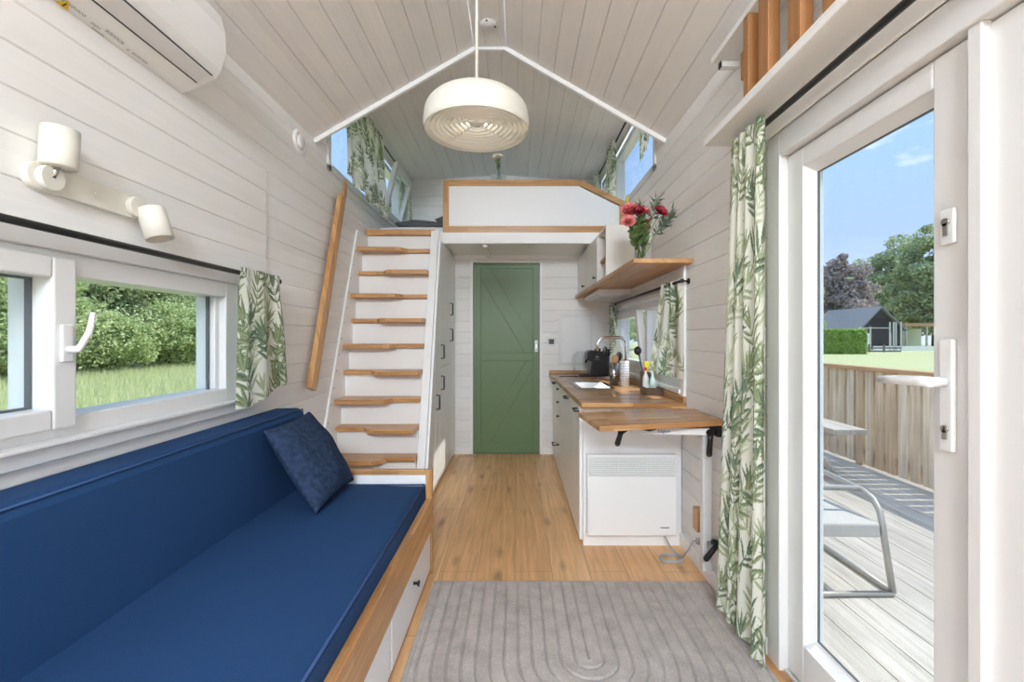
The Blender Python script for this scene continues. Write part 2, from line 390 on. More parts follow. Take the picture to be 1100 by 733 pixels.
m.add([(RX0, YG, ZN), (RX1, YG, ZN), (RX1, YG, ZT), (RX0, YG, ZT)], [(0, 1, 2, 3)])
struct(m.build('ceiling', CEIL, fix=False))
# white edging where the low ceiling stops
m = MB()
for (xa, xb) in ((XL, RX0), (XR, RX1)):
    a = Vector((xa, YG+.012, ZE-.012)); b = Vector((xb, YG+.012, ZN-.012)); m.beam(a, b, .024, .03)
m.box(RX0, RX1, YG, YG+.024, ZN-.022, ZN-.002)
struct(m.build('trim_1', PAINT, bevel=.002))
# roof skin and outer shell keep daylight out of the joints
# loft deck with its white front beam
m = MB(); m.box(XL+.003, XR-.003, YL+.03, YE-.003, 2.03, ZF); m.box(-.70, XR-.003, YL-.02, YL+.03, 2.018, ZF); m.box(XL+.003, -.70, YL-.05, YL+.03, 1.98, ZF)
m.box(-.64, .94, YB-.03, YB, 1.99, 2.03); m.box(-.30, -.26, YL+.03, YB-.03, 1.995, 2.03)
struct(m.build('trim_2', PAINT, bevel=.002))
# narrow grey post at the loft's end wall
struct(MB().box(-.30, -.12, YE-.06, YE-.002, ZF, ZT-.002).build('trim_3', flat('pale_grey', (.55, .57, .58), .5), bevel=.004))
# baseboards
struct(MB().box(XR-.016, XR-.001, 1.70, 2.61, 0, .075).build('baseboard_right', PAINT, bevel=.003))
struct(MB().box(-.64, -.45, YB-.016, YB-.001, 0, .075).box(.24, .36, YB-.016, YB-.001, 0, .075).build('baseboard_back', PAINT, bevel=.003))
# corner strips on the stair wall and by the kitchen window
struct(MB().box(XR-.016, XR-.001, 2.545, 2.60, .84, 1.60).build('trim_5', PAINT, bevel=.002))

# screws along the stair-wall strip
m = MB()
for i in range(15):
    z = .50+.115*i; y = 2.815+.417*z; m.cyl((XL+.0155, y, z), (XL+.0175, y, z), .0045, n=8)
tag(m.build('screw_row', BLACK), 'slanting row of tiny dark screw heads up the white board left of the stairs', 'screws', kind='stuff')

# window helper on a side wall: sgn -1 left wall, +1 right wall
def ring(mb, xa, xb, y0, y1, z0, z1, wd, wz=None):
    wz = wz or wd
    mb.box(xa, xb, y0, y0+wd, z0, z1).box(xa, xb, y1-wd, y1, z0, z1).box(xa, xb, y0+wd, y1-wd, z0, z0+wz).box(xa, xb, y0+wd, y1-wd, z1-wz, z1)
    return mb

# window 1 over the sofa
f = MB()
f.box(-1.40, -1.285, 2.012, 2.10, .915, 1.44); f.box(-1.40, -1.285, .50, 2.012, 1.375, 1.44); f.box(-1.40, -1.285, .50, 2.012, .915, .972)
f.box(-1.40, -1.30, 1.25, 1.31, .972, 1.375); f.box(-1.40, -1.285, .50, .56, .972, 1.375)
f.box(-1.40, -1.315, 1.985, 2.012, .972, 1.375)
win1 = struct(f.build('window_1', PVC, bevel=.004))
MB().box(-1.350, -1.340, 1.305, 1.99, .965, 1.38).build('glass_pane', GLASS, win1)
f = MB(); f.box(-1.348, -1.338, 1.972, 1.985, .972, 1.375); f.build('gasket', PVC2, win1)
s_ = MB(); ring(s_, -1.335, -1.262, .56, 1.307, .945, 1.42, .068, .058)
sash = s_.build('sash', PVC, win1, bevel=.006)
f = MB(); ring(f, -1.335, -1.319, .628, 1.239, 1.003, 1.362, .006); f.build('gasket', PVC2, sash)
MB().box(-1.332, -1.322, .63, 1.237, 1.005, 1.36).build('glass_pane', GLASS, sash)
h = MB(); h.box(-1.262, -1.252, 1.255, 1.287, 1.13, 1.235)
h.cyl((-1.252, 1.271, 1.165), (-1.226, 1.271, 1.165), .010)
h.tube([(-1.226, 1.268, 1.158), (-1.222, 1.277, 1.175), (-1.212, 1.292, 1.215), (-1.209, 1.300, 1.270)], [.008, .0085, .009, .007], 12)
h.build('handle', PVC, sash, bevel=.003)
# casing
m = MB(); m.box(-1.276, -1.262, .40, 2.17, .862, .915); m.box(-1.30, -1.262, .40, 2.17, 1.44, 1.50); m.box(-1.276, -1.262, 2.10, 2.17, .915, 1.44)
m.box(-1.40, -1.245, .40, 2.13, .905, .917)
struct(m.build('trim_6', PVC, bevel=.003))

# kitchen window
f = MB(); ring(f, .965, 1.06, 2.64, 4.32, .90, 1.46, .055); f.box(.975, 1.05, 3.40, 3.47, .955, 1.405)
f.box(.935, .97, 2.60, 4.36, 1.46, 1.50); f.box(.925, .97, 2.60, 4.36, .872, .90)
f.box(.950, 1.06, 2.60, 2.64, .872, 1.50); f.box(.950, 1.06, 4.32, 4.36, .872, 1.50)
win2 = struct(f.build('window_2', PVC, bevel=.004))
MB().box(1.008, 1.018, 2.69, 3.41, .95, 1.41).build('glass_pane', GLASS, win2)
# far sash tilted into the room at its top
def tilt(p, z0=.96, x0=.965, k=.10): return (p[0]-(p[2]-z0)*k, p[1], p[2])
s_ = MB(); ring(s_, .955, 1.005, 3.47, 4.27, .955, 1.41, .055); s_.v = [tilt(p) for p in s_.v]
sash2 = s_.build('sash', PVC, win2, bevel=.003)
g_ = MB().box(.98, .988, 3.52, 4.22, 1.005, 1.36); g_.v = [tilt(p) for p in g_.v]; g_.build('glass_pane', GLASS, sash2)

# loft windows
def loft_window(name, sg, X, tilted):
    a, b = sorted((X+sg*.015, X+sg*.10)); y0, y1, z0, z1 = W3
    f = MB(); ring(f, a, b, y0, y1, z0, z1, .05); f.box(a, b, 4.40, 4.46, z0+.05, z1-.05)
    c, d = sorted((X-sg*.012, X+sg*.02)); f.box(c, d, y0-.03, y0+.01, z0-.03, z1+.02); f.box(c, d, y0-.03, y1+.03, z0-.03, z0+.01)
    wn_ = struct(f.build(name, PVC, bevel=.003))
    g0, g1 = sorted((X+sg*.05, X+sg*.06)); MB().box(g0, g1, y0+.045, 4.405, z0+.045, z1-.045).build('glass_pane', GLASS, wn_)
    s_ = MB(); e0, e1 = sorted((X+sg*.0, X+sg*.045)); ring(s_, e0, e1, 4.44, 5.06, z0+.03, z1-.03, .06)
    q = (lambda p: (p[0]-sg*(p[2]-z0)*.25, p[1], p[2])) if tilted else (lambda p: p)
    s_.v = [q(p) for p in s_.v]; sa = s_.build('sash', PVC, wn_, bevel=.003)
    g_ = MB().box(min(e0, e1)+.02, min(e0, e1)+.028, 4.49, 5.01, z0+.08, z1-.08); g_.v = [q(p) for p in g_.v]; g_.build('glass_pane', GLASS, sa)
    return wn_
loft_window('window_3', -1, XL, True)
loft_window('window_4', 1, XR, False)

# glazed double doors
f = MB()
f.box(.935, 1.07, 1.62, 1.70, -.04, 1.93); f.box(.935, 1.07, .10, 1.62, 1.845, 1.93); f.box(.935, 1.07, .10, .17, -.04, 1.845)
f.box(.95, 1.07, .17, 1.62, -.04, .012)
df = struct(f.build('trim_7', PVC, bevel=.004))
m = MB(); m.box(.90, .95, .10, 1.705, 0.0, .012); struct(m.build('trim_8', OAKY, bevel=.002))
m = MB(); m.box(.950, .985, .17, 1.62, .012, .022); struct(m.build('trim_9', ALU, bevel=.002))
m = MB(); m.box(.925, .935, .02, 1.76, 1.93, 1.99); m.box(.93, .946, .02, 1.78, 1.99, 2.008); struct(m.build('trim_10', PAINT, bevel=.003))
def leaf(name, y0, y1, lock_low):
    f = MB(); x0, x1 = .965, 1.035
    st_lo = .105 if lock_low else .085; st_hi = .085 if lock_low else .105
    f.box(x0, x1, y0, y0+st_lo, .022, 1.84); f.box(x0, x1, y1-st_hi, y1, .022, 1.84)
    f.box(x0, x1, y0+st_lo, y1-st_hi, .022, .16); f.box(x0, x1, y0+st_lo, y1-st_hi, 1.775, 1.84)
    d = struct(f.build(name, PVC, bevel=.004))
    b = MB(); ya, yb = y0+st_lo, y1-st_hi
    b.prism([(.972, .16), (1.0, .16), (1.0, .185)], 'y', ya, yb); b.prism([(.972, 1.775), (1.0, 1.75), (1.0, 1.775)], 'y', ya, yb)
    b.prism([(.972, ya), (1.0, ya), (1.0, ya+.02)], 'z', .16, 1.775); b.prism([(.972, yb), (1.0, yb-.02), (1.0, yb)], 'z', .16, 1.775)
    b.build('glazing_bead', PVC, d)
    b = MB(); ring(b, 1.0, 1.006, ya+.018, yb-.018, .183, 1.752, .006); b.build('gasket', PVC2, d)
    MB().box(1.004, 1.012, ya, yb, .16, 1.775).build('glass_pane', GLASS, d)
    return d
d2 = leaf('door_2', .95, 1.618, True)
d3 = leaf('door_3', .172, .935, False)
# cover strip between leaves
MB().box(.945, .97, .925, .955, .022, 1.845).build('cover_strip', PVC, d2, bevel=.003)
h = MB(); h.box(.953, .965, .995, 1.03, .945, 1.195); hb = h.build('handle_plate', PVC, d2, bevel=.005, seg=3)
h = MB(); h.cyl((.953, 1.012, 1.10), (.915, 1.012, 1.10), .011); h.tube([(.915, 1.005, 1.10), (.913, 1.03, 1.10), (.905, 1.08, 1.098), (.905, 1.135, 1.094)], [.012, .012, .011, .009], 12)
h.build('lever', PVC, hb)
k_ = MB(); k_.cyl((.953, 1.012, .995), (.9495, 1.012, .995), .0085, n=18).box(.9495, .953, 1.007, 1.017, .972, .992); k_.build('lock_cylinder', CHROME, hb)
MB().box(.9488, .9496, 1.0105, 1.0135, .990, 1.0).build('keyhole', BLACK, hb)
h = MB(); h.box(.955, .965, .994, 1.030, 1.405, 1.485); hb = h.build('lock_plate', PVC, d2, bevel=.009, seg=4)
k_ = MB(); k_.cyl((.955, 1.012, 1.455), (.951, 1.012, 1.455), .009, n=18).box(.951, .955, 1.007, 1.017, 1.425, 1.452); k_.build('lock_cylinder', CHROME, hb)

# bathroom door: sliding, green, Z braced
f = MB(); f.box(-.475, -.445, YB-.018, YB+.03, 0, 1.985); f.box(.235, .262, YB-.018, YB+.03, 0, 1.985); f.box(-.445, .235, YB-.018, YB+.03, 1.955, 1.985)
struct(f.build('trim_11', PAINT, bevel=.002))
dr = struct(MB().box(-.445, .235, YB+.012, YB+.045, .003, 1.953).build('door_1', GREEN))
yf, yb_ = YB+.0, YB+.012
f = MB(); f.box(-.443, -.365, yf, yb_, .014, 1.951); f.box(.165, .233, yf, yb_, .014, 1.951)
f.box(-.365, .165, yf, yb_, 1.90, 1.951); f.box(-.365, .165, yf, yb_, .014, .10); f.box(-.365, .165, yf, yb_, .955, 1.035)
f.build('frame_boards', GREEN, dr, bevel=.003)
f = MB()
f.prism([(-.365, 1.79), (-.365, 1.90), (-.27, 1.90), (.165, 1.155), (.165, 1.035), (.085, 1.035)], 'y', yf, yb_)
f.prism([(-.365, .10), (-.365, .195), (.10, .955), (.165, .955), (.165, .875), (-.27, .10)], 'y', yf, yb_)
f.build('brace', GREEN, dr, bevel=.003)
h = MB(); h.box(.183, .217, yf-.006, yf, 1.045, 1.165); hp = h.build('handle_plate', LAMPC, dr, bevel=.005)
h = MB(); h.box(.192, .208, yf-.0085, yf-.006, 1.062, 1.148); h.build('finger_pull', ALU, hp, bevel=.002)
h = MB(); h.cyl((.2, yf-.011, 1.135), (.2, yf-.008, 1.135), .006, n=12); h.cyl((.2, yf-.011, 1.072), (.2, yf-.008, 1.072), .006, n=12); h.build('latch_hole', BLACK, hp)

# wall vent ring on the left wall
v = thing('air_vent', (XL, 2.69, 2.29), 'small round white air vent high on the left wall under the sloping ceiling', 'vent')
MB().lathe((XL+.001, 2.69, 2.354), [(.070, 0), (.070, .008), (.060, .014), (.050, .014), (.046, .006), (.046, 0)], 36, (1, 0, 0)).build('rim', PAINT, v)
MB().lathe((XL+.003, 2.69, 2.354), [(.001, .020), (.036, .020), (.041, .014), (.041, .0)], 36, (1, 0, 0)).build('disc', PAINT, v)

# ------------------------------------------------------------------ sofa bench
root = thing('bench_sofa', (-.86, 1.2, 0), 'long built-in bench sofa with dark blue cushions and wooden front rail', 'sofa')
m = MB(); m.box(XL+.02, -.46, .30, 2.30, .02, .375); m.build('base', CAB, root)
m = MB(); m.box(-.46, -.43, .28, 2.302, .226, .381); m.build('front_rail', OAKY, root, bevel=.003)
m = MB(); m.box(-.46, -.428, 2.302, 2.332, .0, .525); m.build('corner_post', OAKZ, root, bevel=.003)
m = MB(); m.box(XL+.016, -.46, 2.302, 2.332, .500, .525); m.build('arm_rail', OAKX, root, bevel=.003)
m = MB(); m.box(XL+.016, -.46, 2.306, 2.328, .0, .500); m.build('end_panel', CAB, root)
m = MB(); m.box(-.46, -.445, .30, 2.302, 0, .024); m.build('plinth', OAKY, root)
for (a, b) in ((1.595, 2.298), (.86, 1.545), (.30, .81)):
    d = MB().box(-.46, -.436, a, b, .028, .222).build('drawer', CAB, root, bevel=.002)
    y = b-.37 if b > 2 else (a+b)/2
    k_ = MB(); k_.lathe((-.436, y, .155), [(.0001, 0), (.007, 0), (.005, .010), (.006, .014), (.013, .020), (.013, .024), (.0001, .026)], 16, (1, 0, 0)); k_.build('knob', BLACK, d)
m = MB(); m.box(-.46, -.438, 1.552, 1.590, .028, .222); m.build('divider', CAB, root)
# seat cushion: rounded slab
def slab(x0, x1, y0, y1, z0, z1, crown=.012, nx=24, ny=60, px=0):
    mb = MB(); X = np.linspace(0, 1, nx); Y = np.linspace(0, 1, ny)
    P = np.zeros((nx, ny, 3)); U, V = np.meshgrid(X, Y, indexing='ij')
    ed = lambda t, L, r=.02: np.clip(np.minimum(t, 1-t)*L/r, 0, 1)
    e = np.minimum(ed(U, x1-x0), ed(V, y1-y0)); rr = 1-np.sqrt(np.clip(1-(1-e)**2, 0, 1))
    P[..., 0] = x0+(x1-x0)*U; P[..., 1] = y0+(y1-y0)*V
    P[..., 2] = z1-rr*.012+crown*np.sin(PI*U)*np.sin(PI*V)**.3
    rng = np.random.RandomState(3); 
    P[..., 2] += .0025*np.sin(7*P[..., 1]+9*P[..., 0])*e
    mb.grid(P)
    b = np.concatenate([P[:, 0], P[-1, 1:], P[-2::-1, -1], P[0, -2:0:-1]]); n = len(b)
    mid = b.copy(); mid[:, 2] = z0
    mb.add(np.concatenate([b, mid]).tolist(), [(i, (i+1) % n, n+(i+1) % n, n+i) for i in range(n)]+[tuple(range(n, 2*n))])
    return mb
sc_ = slab(-1.20, -.459, .32, 2.296, .381, .458).build('seat_cushion', BLUE, root)
p = MB(); p.tube([(-.462, .33, .455), (-.462, 2.285, .455)], .004, 8); p.tube([(-.462, 2.291, .455), (-1.08, 2.291, .455)], .004, 8); p.build('piping', PIPE, sc_)
m = MB(); m.prism([(-1.272, .40), (-1.06, .40), (-1.105, .80), (-1.13, .832), (-1.262, .828)], 'y', .25, 2.375)
bc = m.build('back_cushion', BLUE, root, bevel=.016, seg=4)
p = MB(); p.tube([(-1.117, .26, .823), (-1.117, 2.372, .823)], .0035, 8); p.tube([(-1.117, 2.372, .823), (-1.07, 2.376, .42)], .0035, 8); p.build('piping', PIPE, bc)

# throw pillow
def pillow(name, c, ax, ay, th, mat, label, cat, group=None, n=30, seed=1, rough=.004):
    c = Vector(c); ax = Vector(ax); ay = Vector(ay); nz = ax.cross(ay).normalized(); rng = np.random.RandomState(seed)
    mb = MB(); top = np.zeros((n, n, 3)); bot = np.zeros((n, n, 3))
    ph = rng.rand(6, 3)*6.28
    for i in range(n):
        for j in range(n):
            u = -1+2*i/(n-1); v = -1+2*j/(n-1)
            k = 1-.07*(1-v*v)*abs(u)**3; l = 1-.07*(1-u*u)*abs(v)**3
            p = c+ax*u*k+ay*v*l; h = th*(max(0, 1-u*u)**.5*max(0, 1-v*v)**.5)**.75
            w_ = rough*sum(math.sin(ph[q, 0]+(2.1+1.37*q)*(u*math.cos(q*1.9)+v*math.sin(q*1.9))+ph[q, 1])/(1+.25*q) for q in range(6))*min(1, h/th*2)
            top[i, j] = p+nz*(h+w_); bot[i, j] = p-nz*h*.75
    mb.grid(top); mb.grid(bot[:, ::-1])
    return tag(mb.build(name, mat, fix=False), label, cat, group)
A, B, Cc, Dd = Vector((-1.075, 1.915, .79)), Vector((-1.06, 2.27, .80)), Vector((-.825, 2.235, .49)), Vector((-.84, 1.85, .465))
pc = (A+B+Cc+Dd)/4
pillow('throw_pillow', pc+Vector((.02, 0, .015)), (Cc+Dd-A-B)/4*1.04, (B+Cc-A-Dd)/4*1.04, .070, NAVY, 'square navy plush throw pillow leaning in the far corner of the blue bench sofa', 'pillow', n=60)

# ------------------------------------------------------------------ stairs
root = thing('staircase', (-.97, 3.5, 0), 'steep white staircase with oiled wood alternating treads climbing to the loft', 'stairs')
TX0, TX1 = XL+.016, -.70
treads = []
for k in range(11):
    z = 2.114-.1935*k if k else 2.114
    yf = 3.63-.0755*(k-1)        # projecting front
    yr = yf+.092
    if k == 0:
        m = MB(); m.box(TX0, TX1, 3.86, 4.0, z-.05, z); m.build('tread', OAKX, root, bevel=.003); treads.append((z, 3.86, 3.86)); continue
    if z < .15: break
    xm = -.98; l = .045
    back = yf+.30
    if k % 2: poly = [(TX0, yf), (xm, yf), (xm+l, (yf+yr)/2-.03), (xm+2*l, yr), (TX1, yr), (TX1, back), (TX0, back)]
    else: poly = [(TX0, yr), (xm-2*l, yr), (xm-l, (yf+yr)/2-.03), (xm, yf), (TX1, yf), (TX1, back), (TX0, back)]
    m = MB(); m.prism(poly, 'z', z-.032, z); m.build('tread', OAKX, root, bevel=.004)
    treads.append((z, yf, back))
zprev = None
for (z, yf, bk), (z2, yf2, bk2) in zip(treads[:-1], treads[1:]):
    yy = yf+.13 if yf < 3.8 else 3.90
    m = MB(); m.box(TX0, TX1, yy, yy+.015, z2+.001, z-.033 if z < 2.1 else z-.051); m.build('riser', PAINT, root)
m = MB(); m.box(TX0, TX1, 3.05, 3.065, 0, .14); m.build('riser', PAINT, root)
m = MB(); m.prism([(2.785, 0), (3.65, 2.06), (3.95, 2.06), (3.95, 0)], 'x', XL+.0015, XL+.0155); m.build('wall_stringer', PAINT, root)

# tall cupboards beside the stairs, cut along the stair slope
root = thing('storage_cupboard', (-.67, 4.0, 0), 'tall white built-in cupboard along the side of the stairs, cut to the stair slope', 'cupboard')
m = MB(); m.prism([(3.085, 0), (3.725, 2.07), (3.80, 2.07), (3.80, 2.015), (4.635, 2.015), (4.635, 0)], 'x', -.698, -.642); m.build('side_panel', CAB, root, bevel=.002)
def cdoor(poly, hy, hz, first):
    d = MB().prism(poly, 'x', -.642, -.625).build('door', CAB, root, bevel=.002)
    if hy:
        h = MB(); h.tube([(-.625, hy, hz-.055), (-.600, hy, hz-.055), (-.600, hy, hz+.055), (-.625, hy, hz+.055)], .0062, 8); h.build('handle', BLACK, d)
cdoor([(4.235, 1.345), (4.625, 1.345), (4.625, 2.0), (4.235, 2.0)], 4.275, 1.46, 1)
cdoor([(4.235, .04), (4.625, .04), (4.625, 1.338), (4.235, 1.338)], 4.275, 1.217, 1)
cdoor([(3.715, .952), (4.228, .952), (4.228, 2.0), (3.755, 2.0), (3.715, 1.90)], 3.765, 1.077, 1)
cdoor([(3.715, .04), (4.228, .04), (4.228, .945), (3.715, .945)], 3.765, .82, 1)
cdoor([(3.50, .04), (3.708, .04), (3.708, 1.88), (3.50, 1.22)], 3.545, .69, 1)
cdoor([(3.16, .04), (3.493, .04), (3.493, 1.19), (3.16, .12)], None, None, 1)

# handrail on the left wall
root = thing('handrail', (-1.25, 3.0, .87), 'slanting oiled wood handrail board on the left wall beside the stairs', 'handrail')
m = MB(); m.beam((-1.245, 2.76, .88), (-1.245, 3.24, 2.20), .034, .075, (0, -1, .3)); m.build('rail', OAKZ, root, bevel=.004)
m = MB(); m.prism([(2.80, .90), (2.845, .885), (3.345, 2.27), (3.335, 2.36), (3.29, 2.245)], 'x', -1.2635, -1.2435); m.build('backing_board', OAKZ, root, bevel=.003)
for t in (.15, .85):
    y = 2.76+.5*t; z = .87+1.34*t
    MB().box(XL+.001, -1.26, y+.035, y+.075, z, z+.05).build('spacer', OAKZ, root)

# ------------------------------------------------------------------ loft
root = thing('loft_railing', (.15, 4.0, ZF), 'white loft parapet panel framed in oiled wood, its right end sloping down', 'railing')
xr0, xr1, zt = -.648, XR-.006, 2.58
m = MB(); m.prism([(xr0+.05, ZF+.05), (xr1-.04, ZF+.05), (xr1-.04, 2.345), (.545, zt-.05), (xr0+.05, zt-.05)], 'y', YL+.008, YL+.03); m.build('panel', CAB, root)
m = MB(); m.box(xr0, xr0+.052, YL-.004, YL+.04, ZF+.002, zt); m.build('end_post', OAKZ, root, bevel=.003)
m = MB(); m.box(xr0+.052, .56, YL-.004, YL+.04, zt-.052, zt); m.build('top_rail', OAKX, root, bevel=.003)
m = MB(); m.prism([(.56, zt), (.56, zt-.052), (.5601, zt-.052), (xr1, 2.345), (xr1, 2.395)], 'y', YL-.004, YL+.04); m.build('sloping_rail', OAKX, root, bevel=.002)
m = MB(); m.box(xr0, xr1, YL-.006, YL+.04, ZF+.001, ZF+.06); m.build('bottom_rail', OAKX, root, bevel=.003)
m = MB(); m.box(xr1-.04, xr1, YL-.004, YL+.04, ZF+.06, 2.36); m.build('wall_post', OAKZ, root, bevel=.002)

tag(slab(-1.22, .86, 4.08, 5.20, ZF, ZF+.072, .006).build('mattress', SHEET), 'white sheeted mattress lying on the loft floor behind the parapet', 'mattress')
pillow('bed_pillow', (-.89, 4.42, ZF+.135), (.26, .03, 0), (-.02, .18, 0), .058, GREYF, 'dark grey bed pillow lying flat on the loft mattress at the stair head', 'pillow', seed=4)
pillow('bed_pillow', (-.56, 4.80, ZF+.285), (.22, .03, .11), (-.09, .06, .16), .045, GREYF, 'dark grey bed pillow propped behind the flat one on the loft mattress', 'pillow', seed=5)

# ------------------------------------------------------------------ curtains
def leaf_print(Wm, Hm, res, seed, ls=1.0):
    rng = np.random.RandomState(seed); nu, nv = int(Wm/res)+1, int(Hm/res)+1
    img = np.empty((nu, nv, 3)); img[:] = (.80, .815, .735)
    pal = [((.50, .56, .40), (.60, .64, .47)), ((.34, .41, .27), (.44, .50, .30)), ((.11, .165, .11), (.21, .28, .19)), ((.17, .23, .14), (.33, .37, .21))]
    xs = np.arange(nu)*res; ys = np.arange(nv)*res
    def blade(px, py, th, L, w, c1, c2):
        x0, x1 = sorted((px, px+L*math.cos(th))); y0, y1 = sorted((py, py+L*math.sin(th)))
        i0, i1 = max(0, int((x0-w)/res)), min(nu, int((x1+w)/res)+2); j0, j1 = max(0, int((y0-w)/res)), min(nv, int((y1+w)/res)+2)
        if i1 <= i0 or j1 <= j0: return
        X, Y = np.meshgrid(xs[i0:i1]-px, ys[j0:j1]-py, indexing='ij')
        a = (X*math.cos(th)+Y*math.sin(th))/L; b = -X*math.sin(th)+Y*math.cos(th)
        prof = w*np.sin(PI*np.clip(a, 0, 1)**.8)**.9
        ok = (a > 0) & (a < 1) & (np.abs(b) < np.maximum(prof, .0)); s = img[i0:i1, j0:j1]
        s[ok & (b >= 0)] = c1; s[ok & (b < 0)] = c2
    def twig(x, y, th, n, sc, c1, c2):
        for q in range(n):
            blade(x, y, th, .035*sc, .0028, c1, c1)
            if q % 2 or q > 1:
                for sd in (1, -1):
                    if rng.rand() < .9: blade(x, y, th+sd*(.65+.3*rng.rand()), (.06+.035*rng.rand())*sc, (.0058+.0022*rng.rand())*sc, c1, c2)
            x += .03*sc*math.cos(th); y += .03*sc*math.sin(th); th += rng.uniform(-.22, .22)
        for dd in (-.35, 0, .35): blade(x, y, th+dd, 0.085*sc, .0072*sc, c1, c2)
    for li, (c1, c2) in enumerate(pal):
        st = (.175 if li < 2 else .165)*min(1, ls)
        gx = np.arange(-.05, Wm+.1, st); gy = np.arange(-.05, Hm+.15, st*1.15)
        for i, a in enumerate(gx):
            for j, b in enumerate(gy):
                if rng.rand() < .72:
                    twig(a+rng.uniform(-.06, .06), b+rng.uniform(-.07, .07)+(i % 2)*st*.5, -PI/2+rng.uniform(-1.0, 1.0), rng.randint(3, 6), ls*rng.uniform(.85, 1.15), np.array(c1), np.array(c2))
    return img, nu, nv

def curtain(name, top, bot, nf, amp, nrm, Wm, Hm, label, seed=1, res=.0045, group=None, amp_top=None, ls=1.0):
    """top / bot: polylines across the width; folds along nrm"""
    img, nu, nv = leaf_print(Wm, Hm, res, seed, ls)
    rng = np.random.RandomState(seed+50)
    u = np.linspace(0, 1, nu); v = np.linspace(0, 1, nv)
    def ev(pl):
        pl = np.array(pl, float); t = np.linspace(0, 1, len(pl)); return np.stack([np.interp(u, t, pl[:, i]) for i in range(3)], -1)
    T, Bm = ev(top), ev(bot)
    vv = v[None, :, None]
    P = T[:, None]*(1-vv)+Bm[:, None]*vv
    ph = rng.rand(4)*6
    uw = u+.035*np.sin(2*PI*1.3*u+ph[0])
    fold = np.sin(2*PI*nf*uw+ph[1])[:, None]*(.75+.25*np.sin(3*v+ph[2]))[None]+.3*np.sin(2*PI*nf*2.1*uw+ph[3])[:, None]*np.exp(-v*3)[None]
    at = amp if amp_top is None else amp_top
    A_ = at+(amp-at)*np.clip(v*1.6, 0, 1)
    n = Vector(nrm).normalized()
    P += (fold*A_[None])[..., None]*np.array(n)
    mb = MB(); mb.grid(P); o = mb.build(name, PRINT, fix=False)
    at_ = o.data.color_attributes.new('leaf_print', 'FLOAT_COLOR', 'POINT')
    col = np.ones((nu*nv, 4), dtype=np.float32); col[:, :3] = img.reshape(-1, 3); at_.data.foreach_set('color', col.ravel())
    return tag(o, label, 'curtain', group)

def rod(name, p0, p1, r, brackets, label, wall_x):
    root = thing(name, ((p0[0]+p1[0])/2, (p0[1]+p1[1])/2, p0[2]), label, 'curtain rod')
    MB().cyl(p0, p1, r, n=14).build('rod', BLACK, root)
    for q in (p0, p1):
        MB().ball(q, r*1.5, 12, 8).build('finial', BLACK, root)
    for y in brackets:
        b = MB(); sg = 1 if wall_x > 0 else -1
        b.tube([(p0[0], y, p0[2]), (wall_x-sg*.004, y, p0[2])], .005, 8); b.cyl((wall_x-sg*.008, y, p0[2]), (wall_x-sg*.001, y, p0[2]), .016); b.build('bracket', BLACK, root)
    return root
rod('curtain_rod', (-1.222, .35, 1.483), (-1.222, 2.335, 1.483), .0105, (.5, 2.27), 'long black curtain rod over the left window above the sofa', XL+.013)
curtain('curtain', [(-1.204, 1.985, 1.507), (-1.204, 2.318, 1.507)], [(-1.200, 1.95, .888), (-1.190, 2.07, .890), (-1.20, 2.18, .915), (-1.205, 2.33, .945), (-1.215, 2.42, .958)], 2.6, .022, (1, .15, 0), .55, .62,
        'short leaf-printed curtain at the far end of the left window over the sofa', 2, res=.0032, amp_top=.005, ls=1.25)
rod('curtain_rod', (.872, -.2, 1.948), (.872, 1.815, 1.948), .0105, (1.78,), 'black curtain rod under the white shelf over the glazed doors', XR)
curtain('curtain', [(.848, 1.555, 1.970), (.850, 1.68, 1.970), (.852, 1.81, 1.970)], [(.865, 1.600, .028), (.865, 1.70, .05), (.862, 1.83, .05), (.855, 1.97, .06)], 4.2, .024, (1, -.2, 0), .92, 1.96,
        'long leaf-printed curtain hanging to the floor at the far side of the glazed door', 5, res=.0042, amp_top=.010, ls=1.15)
rod('curtain_rod', (.905, 2.49, 1.507), (.905, 4.36, 1.507), .008, (2.505, 4.34), 'dark curtain rod over the kitchen window below the wooden shelf', XR)
curtain('curtain', [(.922, 2.525, 1.52), (.890, 2.78, 1.52)], [(.922, 2.50, .965), (.880, 3.02, .965)], 3.2, .018, (1, .1, 0), .5, .56, 'leaf-printed curtain at the near side of the kitchen window', 8, res=.004)
curtain('curtain', [(.888, 4.22, 1.52), (.888, 4.34, 1.52)], [(.880, 3.74, .96), (.880, 4.32, .96)], 3.2, .016, (1, .1, 0), .42, .56, 'leaf-printed curtain at the far side of the kitchen window behind the tap', 9, res=.004)
rod('curtain_rod', (-1.225, 3.12, 2.962), (-1.225, 5.18, 2.962), .008, (3.14, 5.16), 'black curtain rod over the left loft window', XL)
curtain('curtain', [(-1.20, 3.19, 2.985), (-1.20, 4.12, 2.985)], [(-1.19, 3.18, 2.335), (-1.16, 3.7, 2.265), (-1.165, 4.16, 2.255)], 3.6, .022, (1, .1, 0), 1.1, .64, 'leaf-printed curtain drawn across the middle of the left loft window', 11, res=.005, amp_top=.014, ls=.85)
curtain('curtain', [(-1.225, 5.06, 2.98), (-1.225, 5.18, 2.98)], [(-1.16, 5.02, 2.3), (-1.20, 5.18, 2.3)], 3, .02, (1, .1, 0), .4, .66, 'leaf-printed curtain at the far end of the left loft window', 12, res=.006)
rod('curtain_rod', (.895, 3.12, 2.962), (.895, 5.18, 2.962), .008, (3.14, 5.16), 'black curtain rod over the right loft window', XR)
curtain('curtain', [(.878, 4.10, 2.98), (.878, 4.34, 2.98)], [(.875, 4.08, 2.33), (.875, 4.5, 2.33)], 4, .022, (1, .1, 0), .6, .65, 'leaf-printed curtain gathered in the middle of the right loft window', 13, res=.0055)
